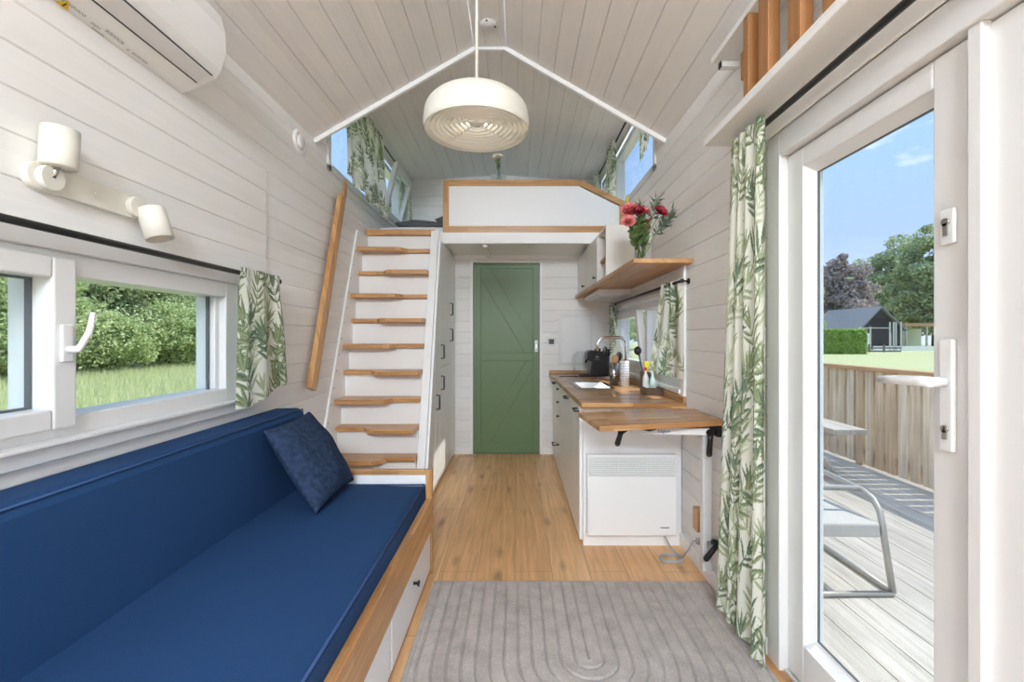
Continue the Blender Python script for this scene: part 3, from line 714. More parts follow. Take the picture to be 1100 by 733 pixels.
curtain('curtain', [(.925, 3.17, 2.98), (.925, 3.42, 2.98)], [(.925, 3.17, 2.56), (.925, 3.42, 2.50)], 2.5, .008, (1, .1, 0), .42, .46, 'leaf-printed curtain end tucked up at the near end of the right loft window', 14, res=.0055)
curtain('curtain', [(.878, 4.9, 2.98), (.878, 5.12, 2.98)], [(.88, 4.85, 2.33), (.88, 5.15, 2.33)], 4, .02, (1, .1, 0), .5, .65, 'leaf-printed curtain at the far end of the right loft window', 15, res=.006)

# ------------------------------------------------------------------ kitchen
def tknob(mb, x, y, z, n=(-1, 0, 0)):
    mb.lathe((x, y, z), [(.0001, 0), (.006, 0), (.0045, .010), (.006, .014), (.0125, .019), (.0125, .023), (.0001, .025)], 14, n)
FX = .383
def pull(mb, x, y, z, hw=.05):
    mb.tube([(x, y-hw, z), (x-.028, y-hw, z), (x-.028, y+hw, z), (x, y+hw, z)], .0055, 8)
def base_unit(label, y0, y1, fronts, grp='white kitchen base cabinets'):
    r = thing('base_cabinet', ((FX+XR)/2, (y0+y1)/2, 0), label, 'kitchen cabinet', grp)
    MB().box(FX, XR-.02, y0+.001, y1-.001, .0, .69 if 'sink' in label else .798).build('body', CAB, r)
    for kind, z0, z1, hy, hz, hk in fronts:
        d = MB().box(FX-.018, FX, y0+.002, y1-.002, z0+.0015, z1-.0015).build(kind, CAB, r, bevel=.0015)
        h = MB(); (tknob if hk == 'knob' else pull)(h, FX-.018, hy, hz); h.build('knob' if hk == 'knob' else 'handle', BLACK, d)
    return r
base_unit('farthest white base cabinet, beside the green door, with bar handles top and bottom', 4.10, 4.635, [('door', .24, .795, 4.29, .765, 'pull'), ('drawer', .02, .24, 4.29, .19, 'pull')])
base_unit('white base cabinet with a column of four drawers with black knobs', 3.70, 4.10, [('drawer', .70, .795, 3.90, .752, 'knob'), ('drawer', .58, .70, 3.90, .64, 'knob'), ('drawer', .46, .58, 3.90, .52, 'knob'), ('drawer', .02, .46, 3.90, .275, 'knob')])
base_unit('white base cabinet with one wide plain door under the sink', 2.872, 3.70, [('door', .02, .795, 3.25, .768, 'pull')])
base_unit('narrow white base cabinet nearest the heater', 2.645, 2.872, [('door', .02, .795, 2.70, .768, 'pull')])
r = tag(MB().box(.382, XR-.004, 2.612, 2.640, .0, .797).build('end_panel', CAB, bevel=.002), 'tall white end panel closing the kitchen run behind the heater', 'panel')

# worktop with the sink cut-out
root = thing('worktop', (.65, 3.6, .80), 'long butcher-block worktop running along the kitchen under the right window', 'worktop')
m = MB(); z0, z1 = .799, .83
def wx(y): return .363-(y-2.54)*.016
SX0, SX1, SY0, SY1 = .455, .685, 3.25, 3.675
def slabq(pts): m.prism(pts, 'z', z0, z1)
slabq([(wx(2.54), 2.54), (XR-.003, 2.54), (XR-.003, SY0), (wx(SY0), SY0)])
slabq([(wx(SY1), SY1), (XR-.003, SY1), (XR-.003, 4.65), (wx(4.65), 4.65)])
slabq([(wx(SY0), SY0), (SX0, SY0), (SX0, SY1), (wx(SY1), SY1)])
slabq([(SX1, SY0), (XR-.003, SY0), (XR-.003, SY1), (SX1, SY1)])
m.build('top', WTOP, root)
m = MB(); m.box(XR-.022, XR-.003, 2.54, 4.63, .831, .866); m.build('upstand', OAKY, root, bevel=.002)
m = MB(); m.box(wx(4.65), XR-.003, 4.632, 4.650, .831, .858); m.build('upstand', OAKX, root, bevel=.002)

root = thing('sink', (.63, 3.5, .70), 'stainless steel inset sink in the worktop below the tap', 'sink')
m = MB(); ring_o = [(SX0-.02, SY0-.02), (SX1+.02, SY0-.02), (SX1+.02, SY1+.02), (SX0-.02, SY1+.02)]
a0, a1, b0, b1 = SX0+.012, SX1-.012, SY0+.012, SY1-.012
zt_ = .834
vs = [(x, y, zt_) for x, y in ring_o]+[(a0, b0, zt_-.001), (a1, b0, zt_-.001), (a1, b1, zt_-.001), (a0, b1, zt_-.001)]+[(a0+.02, b0+.02, .70), (a1-.02, b0+.02, .70), (a1-.02, b1-.02, .70), (a0+.02, b1-.02, .70)]
m.add(vs, [(0, 1, 5, 4), (1, 2, 6, 5), (2, 3, 7, 6), (3, 0, 4, 7), (4, 5, 9, 8), (5, 6, 10, 9), (6, 7, 11, 10), (7, 4, 8, 11), (8, 9, 10, 11)])
m.build('basin', CHROME, root, fix=False)
MB().lathe((.57, 3.5, .7005), [(.0001, .003), (.02, .003), (.035, .0015), (.037, 0)], 24).build('drain', ALU, root)

root = thing('kitchen_tap', (.865, 3.6, .83), 'tall chrome tap with a high square-arched spout behind the sink', 'tap')
m = MB(); R_ = .05
pts = [(.865, 3.60, .83), (.865, 3.60, 1.145)]+[(.865-R_+R_*math.cos(t), 3.60, 1.145+R_*math.sin(t)) for t in np.linspace(.2, PI/2, 7)]
pts += [(.72, 3.60, 1.195)]+[(.70-.06*math.sin(t), 3.60, 1.195-.06+.06*math.cos(t)) for t in np.linspace(.1, 1.4, 8)]+[(.636, 3.60, 1.09)]
TAPC = flat('polished_chrome', (.88, .88, .87), .14, 1)
m.tube(pts, .0125, 14); m.build('spout', TAPC, root)
MB().lathe((.865, 3.60, .831), [(.028, 0), (.028, .006), (.022, .012), (.020, .055), (.012, .065)], 20).build('tap_body', CHROME, root)
MB().tube([(.865, 3.60, .87), (.865, 3.54, .885), (.867, 3.51, .90)], [.010, .008, .006], 10).build('lever', CHROME, root)

root = thing('hob', (.50, 4.40, .83), 'small black glass hob set in the worktop at the far end', 'hob')
MB().box(.395, .60, 4.24, 4.55, .8305, .836).build('glass_top', flat('black_glass', (.008, .008, .009), .08), root, bevel=.001)
for y in (4.31, 4.46): MB().lathe((.50, y, .8361), [(.058, 0), (.058, .0004), (.060, .0004), (.060, 0)], 30).build('cooking_zone', GREYT, root)

root = thing('coffee_machine', (.76, 4.32, .83), 'black capsule coffee machine on the worktop beside the hob', 'coffee machine')
m = MB(); m.prism([(.68, .835), (.86, .835), (.86, 1.02), (.84, 1.06), (.70, 1.075), (.66, 1.06), (.655, .99), (.70, .97)], 'y', 4.24, 4.42); m.build('housing', BLKPL, root, bevel=.008, seg=3)
m = MB(); m.box(.60, .69, 4.25, 4.41, .8305, .852); m.build('drip_tray', BLKPL, root, bevel=.003)
m = MB(); m.cyl((.675, 4.33, 1.0), (.655, 4.33, .955), .016, .010); m.build('coffee_spout', BLKPL, root)
m = MB(); m.box(.85, .885, 4.26, 4.40, 1.02, 1.085); m.cyl((.77, 4.33, 1.065), (.77, 4.33, 1.09), .03); m.build('lid', BLKPL, root, bevel=.004)
m = MB(); m.lathe((.63, 4.49, .835), [(.0001, 0), (.045, 0), (.05, .01), (.05, .19), (.042, .22), (.0001, .225)], 26); m.build('water_tank', VGLASS, root)
m = MB(); m.tube([(.575, 4.46, .87), (.555, 4.46, .91), (.55, 4.46, .97), (.56, 4.46, 1.03), (.60, 4.46, 1.06)], .006, 8); m.build('tank_handle', PVC, root)
m = MB(); m.box(.735, .765, 4.2375, 4.2395, 1.0, 1.022); m.box(.725, .775, 4.2375, 4.2395, .985, .989); m.build('badge', GREYT, root)
m = MB(); m.lathe((.80, 4.10, .8305), [(.0001, 0), (.075, 0), (.078, .004), (.072, .006), (.0001, .006)], 26); tag(m.build('saucer', flat('patterned_ceramic', (.30, .22, .26), .3, var=.6, vscale=80)), 'small patterned dish lying on the worktop in front of the coffee machine', 'dish')

# utensil pots
def perf_pot(label, x, y, r, h, col):
    r_ = thing('utensil_pot', (x, y, .8305), label, 'utensil pot')
    MB().lathe((x, y, .8305), [(.0001, .003), (r-.004, .003), (r-.002, h), (r, h), (r, 0), (.0001, 0)], 26).build('pot', col, r_)
    m = MB()
    for i in range(7):
        for j in range(9):
            a = 2*PI*i/18+PI*1.10; z = .8305+.02+j*(h-.04)/8
            p = Vector((x+math.cos(a)*r*.995, y+math.sin(a)*r*.995, z)); q = Vector((x+math.cos(a)*(r+.0008), y+math.sin(a)*(r+.0008), z)); m.cyl(p, q, .0031, n=8)
    m.build('hole', DGREY, r_, fix=True)
    return r_
perf_pot('grey perforated steel utensil pot on the worktop behind the sink', .748, 3.50, .034, .17, CHROME)
perf_pot('white perforated utensil pot next to the tap', .806, 3.40, .034, .19, PVC)
def utensil(name, label, p0, p1, r, mat, head):
    d = thing(name, p0, label, 'utensil', 'kitchen utensils in pots')
    MB().tube([p0, p1], r, 8).build('handle', mat, d)
    m = MB(); a = Vector(p1); b = (Vector(p1)-Vector(p0)).normalized()
    m.ball(a+b*.03, .03, 12, 8, head); m.build('head', mat, d); return d
utensil('wooden_spoon', 'wooden spoon standing in the grey perforated pot', (.750, 3.50, .84), (.752, 3.48, 1.0), .006, WOODSP, (.9, .35, 1.1))
utensil('spatula', 'black spatula leaning left in the grey perforated pot', (.738, 3.51, .84), (.695, 3.54, 1.06), .005, BLKPL, (.7, .2, 1.2))
utensil('serving_spoon', 'black serving spoon standing tall between tap and window', (.755, 3.51, .84), (.79, 3.53, 1.02), .005, BLKPL, (.7, .3, 1.2))

# brown dish-brush pot, tray and their contents
root = thing('brush_pot', (.88, 3.08, .8305), 'square brown ceramic pot holding the dish brush by the kitchen window', 'pot')
m = MB(); x0, x1, y0, y1 = .845, .915, 3.05, 3.12
m.box(x0, x1, y0, y1, .8305, .836); m.box(x0, x0+.006, y0, y1, .836, .965); m.box(x1-.006, x1, y0, y1, .836, .965); m.box(x0+.006, x1-.006, y0, y0+.006, .836, .965); m.box(x0+.006, x1-.006, y1-.006, y1, .836, .965)
m.build('pot', BROWN, root)
root = thing('dish_brush', (.87, 3.09, .84), 'black dish brush standing head up in the square brown pot', 'brush')
MB().tube([(.885, 3.085, .84), (.83, 3.09, 1.08)], .0055, 8).build('handle', DGREY, root)
MB().ball((.822, 3.09, 1.105), .03, 14, 10, (.85, .8, 1)).build('bristles', BLKPL, root)
root = thing('sponge', (.893, 3.10, .9), 'bright yellow sponge cloth standing in the square brown pot', 'sponge')
m = MB(); m.prism([(.873, .85), (.908, .85), (.915, 1.03), (.868, 1.035)], 'y', 3.09, 3.112); m.build('cloth', YELS, root, bevel=.003)
root = thing('soap_tray', (.87, 2.93, .8305), 'low brown ceramic tray on the worktop in front of the brush pot', 'tray')
m = MB(); x0, x1, y0, y1 = .815, .922, 2.86, 3.0
m.box(x0, x1, y0, y1, .8305, .836); m.box(x0, x0+.005, y0, y1, .836, .878); m.box(x1-.005, x1, y0, y1, .836, .878); m.box(x0+.005, x1-.005, y0, y0+.005, .836, .878); m.box(x0+.005, x1-.005, y1-.005, y1, .836, .878)
m.build('tray', BROWN, root)
for x, y, hh, mt, cap, lb in ((.84, 2.965, .15, flat('white_bottle', (.80, .82, .80), .3), REDP, 'slim white soap bottle with a red cap in the brown tray'), (.885, 2.97, .125, flat('clear_green_bottle', (.55, .70, .64), .2), PVC, 'pale green soap bottle in the brown tray')):
    b = thing('soap_bottle', (x, y, .836), lb, 'bottle')
    MB().lathe((x, y, .836), [(.0001, 0), (.018, 0), (.019, .01), (.019, hh*.65), (.008, hh*.85), (.007, hh)], 18).build('bottle', mt, b)
    MB().lathe((x, y, .836+hh), [(.009, -.006), (.009, .014), (.0001, .016)], 14).build('cap', cap, b)
b = thing('succulent', (.865, 2.90, .836), 'little spiky grey-green plant standing at the front of the brown tray', 'plant')
m = MB()
for i in range(9):
    a = i*2.4; m.tube([(.865+.012*math.cos(a), 2.90+.010*math.sin(a), .837), (.865+.03*math.cos(a), 2.90+.022*math.sin(a), .905+.01*(i % 3))], [.005, .001], 6)
m.build('leaves', flat('grey_green_leaf', (.42, .50, .42), .5), b)
root = thing('glass_bowl', (.885, 3.28, .8305), 'upturned clear glass bowl on the worktop between utensil pots and brush pot', 'bowl')
MB().lathe((.885, 3.28, .8305), [(.045, 0), (.05, .03), (.042, .085), (.02, .10), (.0001, .10)], 24).build('bowl', VGLASS, root)

# upper cabinets, niche, hood, shelf
UX = .622
root = thing('shelf_board', (.78, 3.5, 1.60), 'long thick wooden shelf board under the wall cabinets, reaching past them towards the window', 'shelf')
m = MB(); m.prism([(.595, 4.645), (XR-.004, 4.645), (XR-.004, 2.445), (.628, 2.445)], 'z', 1.598, 1.622); m.build('board', OAKY, root, bevel=.002)
r = thing('wall_cabinet', (.78, 4.3, 1.622), 'cream wall cabinet with two doors and black knobs over the hob', 'kitchen cabinet')
MB().box(UX+.016, XR-.004, 3.52, 4.645, 1.623, 1.985).build('body', CREAM, r)
for a, b in ((4.085, 4.64), (3.525, 4.08)):
    d = MB().box(UX, UX+.016, a, b, 1.626, 1.983).build('door', CREAM, r, bevel=.002)
    h = MB(); tknob(h, UX, a+.06 if a < 4 else a+.10, 1.665); h.build('knob', BLACK, d)
r = thing('wall_niche', (.78, 3.35, 1.622), 'open cream niche with a small inner wooden shelf, nearest of the wall cabinets', 'kitchen cabinet')
m = MB(); m.box(UX+.004, XR-.004, 3.19, 3.206, 1.623, 1.985); m.box(UX+.004, XR-.004, 3.206, 3.515, 1.97, 1.985); m.box(XR-.02, XR-.004, 3.206, 3.515, 1.623, 1.97); m.box(UX+.004, XR-.02, 3.5, 3.515, 1.623, 1.97); m.build('body', CREAM, r)
MB().box(UX+.02, XR-.02, 3.206, 3.5, 1.765, 1.785).build('inner_shelf', OAKY, r)
r = thing('range_hood', (.78, 4.2, 1.55), 'flat white range hood under the wooden shelf above the hob', 'range hood')
m = MB(); m.prism([(.66, 1.555), (.66, 1.585), (.68, 1.596), (XR-.003, 1.596), (XR-.003, 1.545), (.70, 1.545)], 'y', 3.75, 4.42); m.build('housing', PVC, r, bevel=.003)
MB().box(.70, .93, 3.80, 4.36, 1.542, 1.545).build('filter', ACG, r)

# fuse box and thermostat on the back wall
r = thing('fuse_box', (.60, YB, .86), 'white fuse box door flush on the back wall over the far end of the worktop', 'fuse box')
m = MB(); m.box(.43, .775, YB-.012, YB-.001, .905, 1.425); m.build('frame', PVC, r, bevel=.004)
m = MB(); m.box(.455, .75, YB-.024, YB-.012, .93, 1.40); m.build('door', ACW, r, bevel=.005)
m = MB(); m.box(.462, .474, YB-.028, YB-.024, 1.14, 1.19); m.build('latch', ACG, r, bevel=.001)
r = thing('thermostat', (.355, YB, 1.1), 'small white thermostat with a dark display on the back wall right of the green door', 'thermostat')
MB().box(.312, .396, YB-.018, YB-.001, 1.105, 1.195).build('case', PVC, r, bevel=.004)
MB().box(.327, .381, YB-.0195, YB-.018, 1.125, 1.178).build('display', SCREEN, r)

# flower arrangements
def stemmed(kind, label, base, tip, mat, build, group):
    o = thing(kind, base, label, 'flower', group)
    b = Vector(base); t = Vector(tip); mid = b.lerp(t, .55)+Vector((0, 0, .015))
    MB().tube([b, mid, t], [.0022, .002, .0018], 6).build('stem', LEAFG, o)
    build(o, t, (t-mid).normalized(), mat); return o
def petals(c, d, R, n, rings, curl=.5, seed=1):
    rng = np.random.RandomState(seed); mb = MB(); d = Vector(d).normalized(); t = Vector((1, 0, 0)) if abs(d.x) < .8 else Vector((0, 1, 0)); a = d.cross(t).normalized(); b = d.cross(a)
    for q in range(rings):
        rr = R*(1-.22*q); lift = R*(.15+.28*q)
        for k in range(n):
            th = 2*PI*(k+.5*q)/n+rng.uniform(-.15, .15); r_ = a*math.cos(th)+b*math.sin(th); s_ = d.cross(r_); w_ = rr*.52
            p0 = Vector(c)+r_*rr*.08; p1 = Vector(c)+r_*rr*.55+d*lift*.5; p2 = Vector(c)+r_*rr+d*(lift+curl*rr*.35)
            mb.add([p0-s_*w_*.2, p0+s_*w_*.2, p1-s_*w_, p1+s_*w_, p2-s_*w_*.75, p2+s_*w_*.75, p2+r_*rr*.1+d*.1*rr], [(0, 1, 3, 2), (2, 3, 5, 4), (4, 5, 6)], True)
    return mb
def bloom(R, n, rings, centre=None, seed=1):
    def f(o, t, d, mat):
        petals(t, (d.x*.6, d.y-.6, d.z*.5), R, n, rings, seed=seed).build('petals', mat, o, fix=False)
        if centre: MB().ball(t+Vector((0, -.008, .004)), R*.28, 10, 7).build('flower_centre', centre, o)
    return f
def sprig(n, L, lw, seed):
    def f(o, t, d, mat):
        rng = np.random.RandomState(seed); mb = MB()
        for k in range(n):
            p = t-d*L*(k/n); v_ = Vector(rng.normal(size=3)).normalized()*L*.4+d*L*.2; s_ = v_.cross(Vector(rng.normal(size=3))).normalized()*lw
            mb.add([p, p+v_*.5+s_, p+v_, p+v_*.5-s_], [(0, 1, 2, 3)])
        mb.build('leaves', mat, o, fix=False)
    return f
V0 = Vector((.705, 2.60, 1.6225))
root = thing('flower_vase', V0, 'clear glass vase of pink and crimson flowers on the end of the wooden shelf', 'vase')
MB().lathe(V0, [(.0001, .004), (.028, .004), (.030, .10), (.034, .172), (.036, .172), (.033, .10), (.031, 0), (.0001, 0)], 28).build('glass', VGLASS, root)
MB().lathe(V0, [(.0001, .005), (.027, .005), (.028, .11), (.0001, .11)], 24).build('water', glass_mat('water_clear', (.97, .985, .98), .3), root)
G = 'flowers in the shelf vase'
def vb(i): return V0+Vector((.014*math.cos(i*2.2), .014*math.sin(i*2.2), .008))
def vp(px, py, dy=0): # a tip in the bouquet, spread in x and z around the vase
    s = 489/(V0.y+dy); return Vector(((px-555)/s, V0.y+dy, 1.2+(362-py)/s))
stemmed('peony', 'large pink flower at the upper left of the shelf bouquet', vb(0), vp(677, 228), PINK, bloom(.050, 10, 4, None, 1), G)
stemmed('peony', 'pale pink flower at the lower left of the shelf bouquet', vb(1), vp(675, 239, -.03), flat('rose_petals', (.78, .30, .29), .6), bloom(.040, 10, 4, None, 2), G)
stemmed('dahlia', 'dark crimson flower in the middle of the shelf bouquet', vb(2), vp(685, 228, -.02), RED, bloom(.037, 9, 3, None, 3), G)
stemmed('carnation', 'small pink flower right of the middle of the shelf bouquet', vb(3), vp(693, 228, .02), PINK, bloom(.030, 8, 3, None, 4), G)
stemmed('poppy', 'deep red open flower standing out at the right of the shelf bouquet', vb(4), vp(709, 228), flat('red_petals', (.36, .012, .035), .55), bloom(.040, 6, 2, BLACK, 5), G)
stemmed('lily_bud', 'yellow-green bud at the very top of the shelf bouquet', vb(5), vp(674, 215), BUDY, lambda o, t, d, m_: MB().ball(t, .016, 10, 8, (.6, .6, 2.0)).build('bud', m_, o), G)
stemmed('snapdragon', 'brownish red flower spike at the right centre of the shelf bouquet', vb(6), vp(697, 238, -.02), flat('rust_petals', (.22, .05, .04), .6), sprig(26, .06, .008, 6), G)
for i, (px, py, dy) in enumerate(((686, 243, -.04), (692, 245, 0), (681, 244, .03), (689, 238, .0))):
    stemmed('leafy_stem', ['dense green leafy stem at the front of the shelf bouquet', 'green leafy stem at the right of the shelf bouquet core', 'green leafy stem at the left back of the shelf bouquet', 'green leafy stem rising in the middle of the shelf bouquet'][i], vb(i+7), vp(px, py, dy), LEAFG, sprig(90, .115, .012, 10+i), G)
for i, (px, py) in enumerate(((706, 214), (722, 229), (718, 234), (688, 219))):
    stemmed('grey_sprig', ['wispy grey sprig rising to the upper right of the shelf bouquet', 'wispy grey sprig at the far right tip of the shelf bouquet', 'wispy grey sprig below the far right one in the shelf bouquet', 'wispy grey sprig behind the crimson flower of the shelf bouquet'][i], vb(i+11), vp(px, py, .02), LEAFD, sprig(46, .13, .005, 20+i), G)

VL = Vector((-.155, 4.018, 2.5815))
root = thing('bud_vase', VL, 'slim clear glass vase with white flowers on the loft parapet rail', 'vase')
MB().lathe(VL, [(.0001, .003), (.026, .003), (.028, .02), (.010, .07), (.012, .10), (.014, .10), (.012, .07), (.030, .02), (.028, 0), (.0001, 0)], 22).build('glass', VGLASS, root)
G2 = 'flowers in the loft vase'
for i, (dx, dz, lb) in enumerate(((-.035, .20, 'white flower at the left in the loft vase'), (.012, .205, 'white flower at the right in the loft vase'), (-.012, .215, 'white flower at the back in the loft vase'))):
    stemmed('white_rose', lb, VL+Vector((0, 0, .01)), VL+Vector((dx, .01*i-.01, dz)), CREAMF, bloom(.028, 7, 3, None, 30+i), G2)
stemmed('leafy_stem', 'green leafy stem in the loft vase', VL+Vector((0, 0, .01)), VL+Vector((-.01, -.01, .175)), LEAFG, sprig(26, .07, .011, 40), G2)

# ------------------------------------------------------------------ heater and swivel table
root = thing('panel_heater', (.65, 2.58, .08), 'white panel heater with a slatted grille hung on the kitchen end panel', 'heater')
hx0, hx1, hz0, hz1 = .397, .897, .083, .538
MB().box(hx0, hx1, 2.548, 2.598, hz0, hz1-.12).build('front_panel', ACW, root, bevel=.006, seg=3)
m = MB(); m.box(hx0, hx1, 2.560, 2.598, hz1-.12, hz1-.012); m.box(hx0, hx1, 2.548, 2.598, hz1-.016, hz1); m.box(hx0, hx0+.008, 2.548, 2.56, hz1-.12, hz1-.016); m.box(hx1-.008, hx1, 2.548, 2.56, hz1-.12, hz1-.016); m.build('grille_frame', ACW, root, bevel=.002)
MB().box(hx0+.008, hx1-.008, 2.5585, 2.560, hz1-.115, hz1-.018).build('grille_back_plate', ACG, root)  # pale grey plate set behind the grille slats
m = MB()
for i in range(9): m.box(hx0+.008, hx1-.008, 2.5475, 2.558, hz1-.114+.0108*i, hz1-.1095+.0108*i)
for x in (hx0+.17, hx0+.33): m.box(x, x+.003, 2.549, 2.558, hz1-.115, hz1-.018)
m.build('grille', ACW, root)
MB().box(.805, .855, 2.547, 2.5482, .128, .133).build('badge', DGREY, root)
m = MB(); m.box(.45, .48, 2.598, 2.611, .2, .45).box(.82, .85, 2.598, 2.611, .2, .45); m.build('wall_bracket', ALU, root)
# cable
root = thing('power_cable', (.85, 2.5, 0), 'grey power cable coiled on the floor below the heater and running to the wall socket', 'cable')
pts = [(.83, 2.57, .085), (.85, 2.53, .04), (.88, 2.48, .010)]
for i in range(46):
    a = i/46*3.2*2*PI; pts.append((.83+.062*math.cos(a), 2.44+.045*math.sin(a), .007+.0022*(i/8)))
pts += [(.87, 2.40, .03), (.895, 2.36, .10), (.903, 2.33, .155), (.915, 2.30, .168)]
MB().tube(pts, .0042, 8).build('cord', CABLE, root)
MB().cyl((.905, 2.30, .168), (.930, 2.29, .168), .015, .018, 14).build('plug', CABLE, root)
def socket(label, y, z, w_, h_):
    r = thing('wall_socket', (XR, y, z), label, 'socket')
    MB().box(XR-.022, XR-.001, y-w_/2, y+w_/2, z, z+h_).build('plate', PVC, r, bevel=.004)
    for k in range(int(round(h_/.08))):
        zz = z+.04+.08*k
        MB().lathe((XR-.022, y, zz), [(.027, .001), (.027, -.0005), (.022, -.001), (.022, .0005)], 22, (-1, 0, 0)).build('socket_insert', ACG, r)
socket('white socket on the right wall that the heater cable plugs into', 2.29, .128, .085, .085)
socket('tall white socket strip on the right wall behind the table post, beside the curtain', 2.02, .12, .085, .24)
tag(MB().box(XR-.05, XR-.001, 2.27, 2.33, .222, .335).build('wooden_block', OAKZ, bevel=.003), 'small oiled wood block fixed to the right wall above the heater socket', 'block')

POSTM = flat('silver_painted_metal', (.66, .66, .66), .3, .15)
root = thing('swivel_table', (.90, 2.10, .1), 'oiled wood swivel table top on a white wall post below the worktop end', 'table')
# table top: outline in plan, slightly tilting down to the free side
TP = [(.322, 2.392, .806), (.372, 2.045, .798), (.935, 2.045, .826), (.935, 2.392, .823)]
m = MB(); m.hexa([(x, y, z-.026) for x, y, z in TP]+[(x, y, z) for x, y, z in TP]); m.build('table_top', WTOP, root, bevel=.003)
m = MB(); m.box(.870, .916, 2.125, 2.165, .10, .745); post = m.build('post', POSTM, root, bevel=.008, seg=3)
m = MB(); m.beam((.895, 2.115, .762), (.55, 2.20, .752), .045, .034); arm = m.build('arm', PVC, root, bevel=.004)
m = MB(); m.beam((.56, 2.20, .765), (.64, 2.26, .768), .2, .012); m.build('mount_plate', BLKPL, root)
m = MB(); m.box(.868, .945, 2.12, 2.19, .742, .785); m.box(.925, .948, 2.1, 2.19, .735, .79); m.build('pivot_block', BLKPL, root, bevel=.004)
def lever(p0, p1, q):
    m = MB(); m.cyl(q, p0, .016, n=14); m.tube([p0, Vector(p0).lerp(Vector(p1), .3), p1], [.015, .012, .014], 12); m.ball(p1, .0135, 10, 7); m.build('clamp_lever', BLKPL, root)
lever((.888, 2.085, .758), (.878, 2.075, .665), (.89, 2.13, .758))
lever((.505, 2.20, .742), (.485, 2.19, .685), (.53, 2.20, .76))
lever((.925, 2.095, .245), (.862, 2.07, .19), (.92, 2.13, .24))
m = MB(); m.box(.88, .948, 2.122, 2.17, .20, .25); m.build('wall_clamp', ALU, root, bevel=.004)
text_mesh('Lagun', 'maker_mark', BLUEP, arm, .024, (.665, 2.1462, .7485), (.345, -.085, .01), (0, 0, 1))

# ------------------------------------------------------------------ rug
nx, ny = 440, 420
X = np.linspace(-.405, .925, nx); Y = np.linspace(.42, 2.22, ny); U, V = np.meshgrid(X, Y, indexing='ij')
dist = np.where(V > 1.68, np.abs(U-.268), np.hypot(U-.268, V-1.68))
q = (dist/.0525) % 1.0; q = np.minimum(q, 1-q)*.0525
h = .0145-.012*np.exp(-(q/.0034)**2)
edge = np.minimum(np.minimum(U+.405, .925-U), np.minimum(V-.42, 2.22-V)); h = np.where(edge < .020, .0115, h); h = np.where(edge < .0025, .001, h)
P = np.stack([U, V+.012*(U-.26)*-.25+.0, h], -1)
m = MB(); m.grid(P); rg = m.build('rug', RUG, fix=False)
tag(rg, 'light grey-beige rug with a carved pattern of nested arches on the oak floor', 'rug')

# ------------------------------------------------------------------ things on the left wall and ceiling
root = thing('air_conditioner', (-1.2, 1.3, 2.12), 'white wall-mounted air conditioner high on the left wall', 'air conditioner')
y0, y1 = .95, 1.745
prof = [(-1.288, 2.125), (-1.245, 2.140), (-1.150, 2.185), (-1.128, 2.215), (-1.108, 2.28), (-1.112, 2.36), (-1.13, 2.43), (-1.288, 2.43)]
m = MB(); m.prism(prof, 'y', y0, y1); m.build('housing', ACW, root, bevel=.010, seg=4)
def under(y, t, off=.001):  # point on the sloping underside
    a = Vector((-1.245, y, 2.140)); b = Vector((-1.150, y, 2.185)); p = a.lerp(b, t); return p+Vector((.43, 0, -.90))*off
m = MB(); m.add([under(y0+.03, .44, .0015), under(y1-.035, .44, .0015), under(y1-.035, .98, .004), under(y0+.03, .98, .004), under(y0+.03, .44, -.004), under(y1-.035, .44, -.004), under(y1-.035, .98, -.004), under(y0+.03, .98, -.004)], [(0, 1, 2, 3), (4, 7, 6, 5), (0, 4, 5, 1), (1, 5, 6, 2), (2, 6, 7, 3), (3, 7, 4, 0)])
m.build('air_flap', ACG, root, bevel=.002)
m = MB(); m.add([under(y0+.03, .39, .0012), under(y1-.03, .39, .0012), under(y1-.03, .44, .0012), under(y0+.03, .44, .0012)], [(0, 1, 2, 3)]); m.add([under(y0+.03, 1.0, .0022), under(y1-.03, 1.0, .0022), under(y1-.03, 1.06, .003), under(y0+.03, 1.06, .003)], [(0, 1, 2, 3)])
m.build('outlet_slot', DGREY, root)
# printed notices on the back part of the underside
def ub(y, t): 
    a = Vector((-1.288, y, 2.125)); b = Vector((-1.245, y, 2.140)); return a.lerp(b, t)+Vector((.3, 0, -.95))*.0035
# place the print on the flat strip towards the wall
m = MB(); rng = np.random.RandomState(5)
def strip(y0_, y1_, t0, t1): t0 -= .16; t1 -= .16; m.add([under(y0_, t0, .0035), under(y1_, t0, .0035), under(y1_, t1, .0035), under(y0_, t1, .0035)], [(0, 1, 2, 3)])
for (ya, yb2, ta, tb) in ((1.245, 1.325, .02, .10), (1.345, 1.375, -.02, .05), (1.385, 1.45, .04, .14), (1.36, 1.40, -.14, -.08), (1.49, 1.55, -.02, .06), (1.47, 1.48, -.03, .03)):
    n = 4
    for r_ in range(n):
        y = ya
        while y < yb2:
            wd = rng.uniform(.004, .012); t0 = ta+(tb-ta)*r_/n; strip(y, min(y+wd, yb2), t0, t0+(tb-ta)*.5/n); y += wd+.003
m.build('printed_notice', GREYT, root, fix=False)
m = MB(); m.add([under(1.25, -.30, .0040), under(1.29, -.30, .0040), under(1.27, -.04, .0040)], [(0, 1, 2)]); m.build('warning_sticker', YEL, root)
m = MB(); m.add([under(1.267, -.26, .0046), under(1.273, -.26, .0046), under(1.272, -.13, .0046), under(1.268, -.13, .0046)], [(0, 1, 2, 3)]); m.build('warning_mark', BLACK, root)

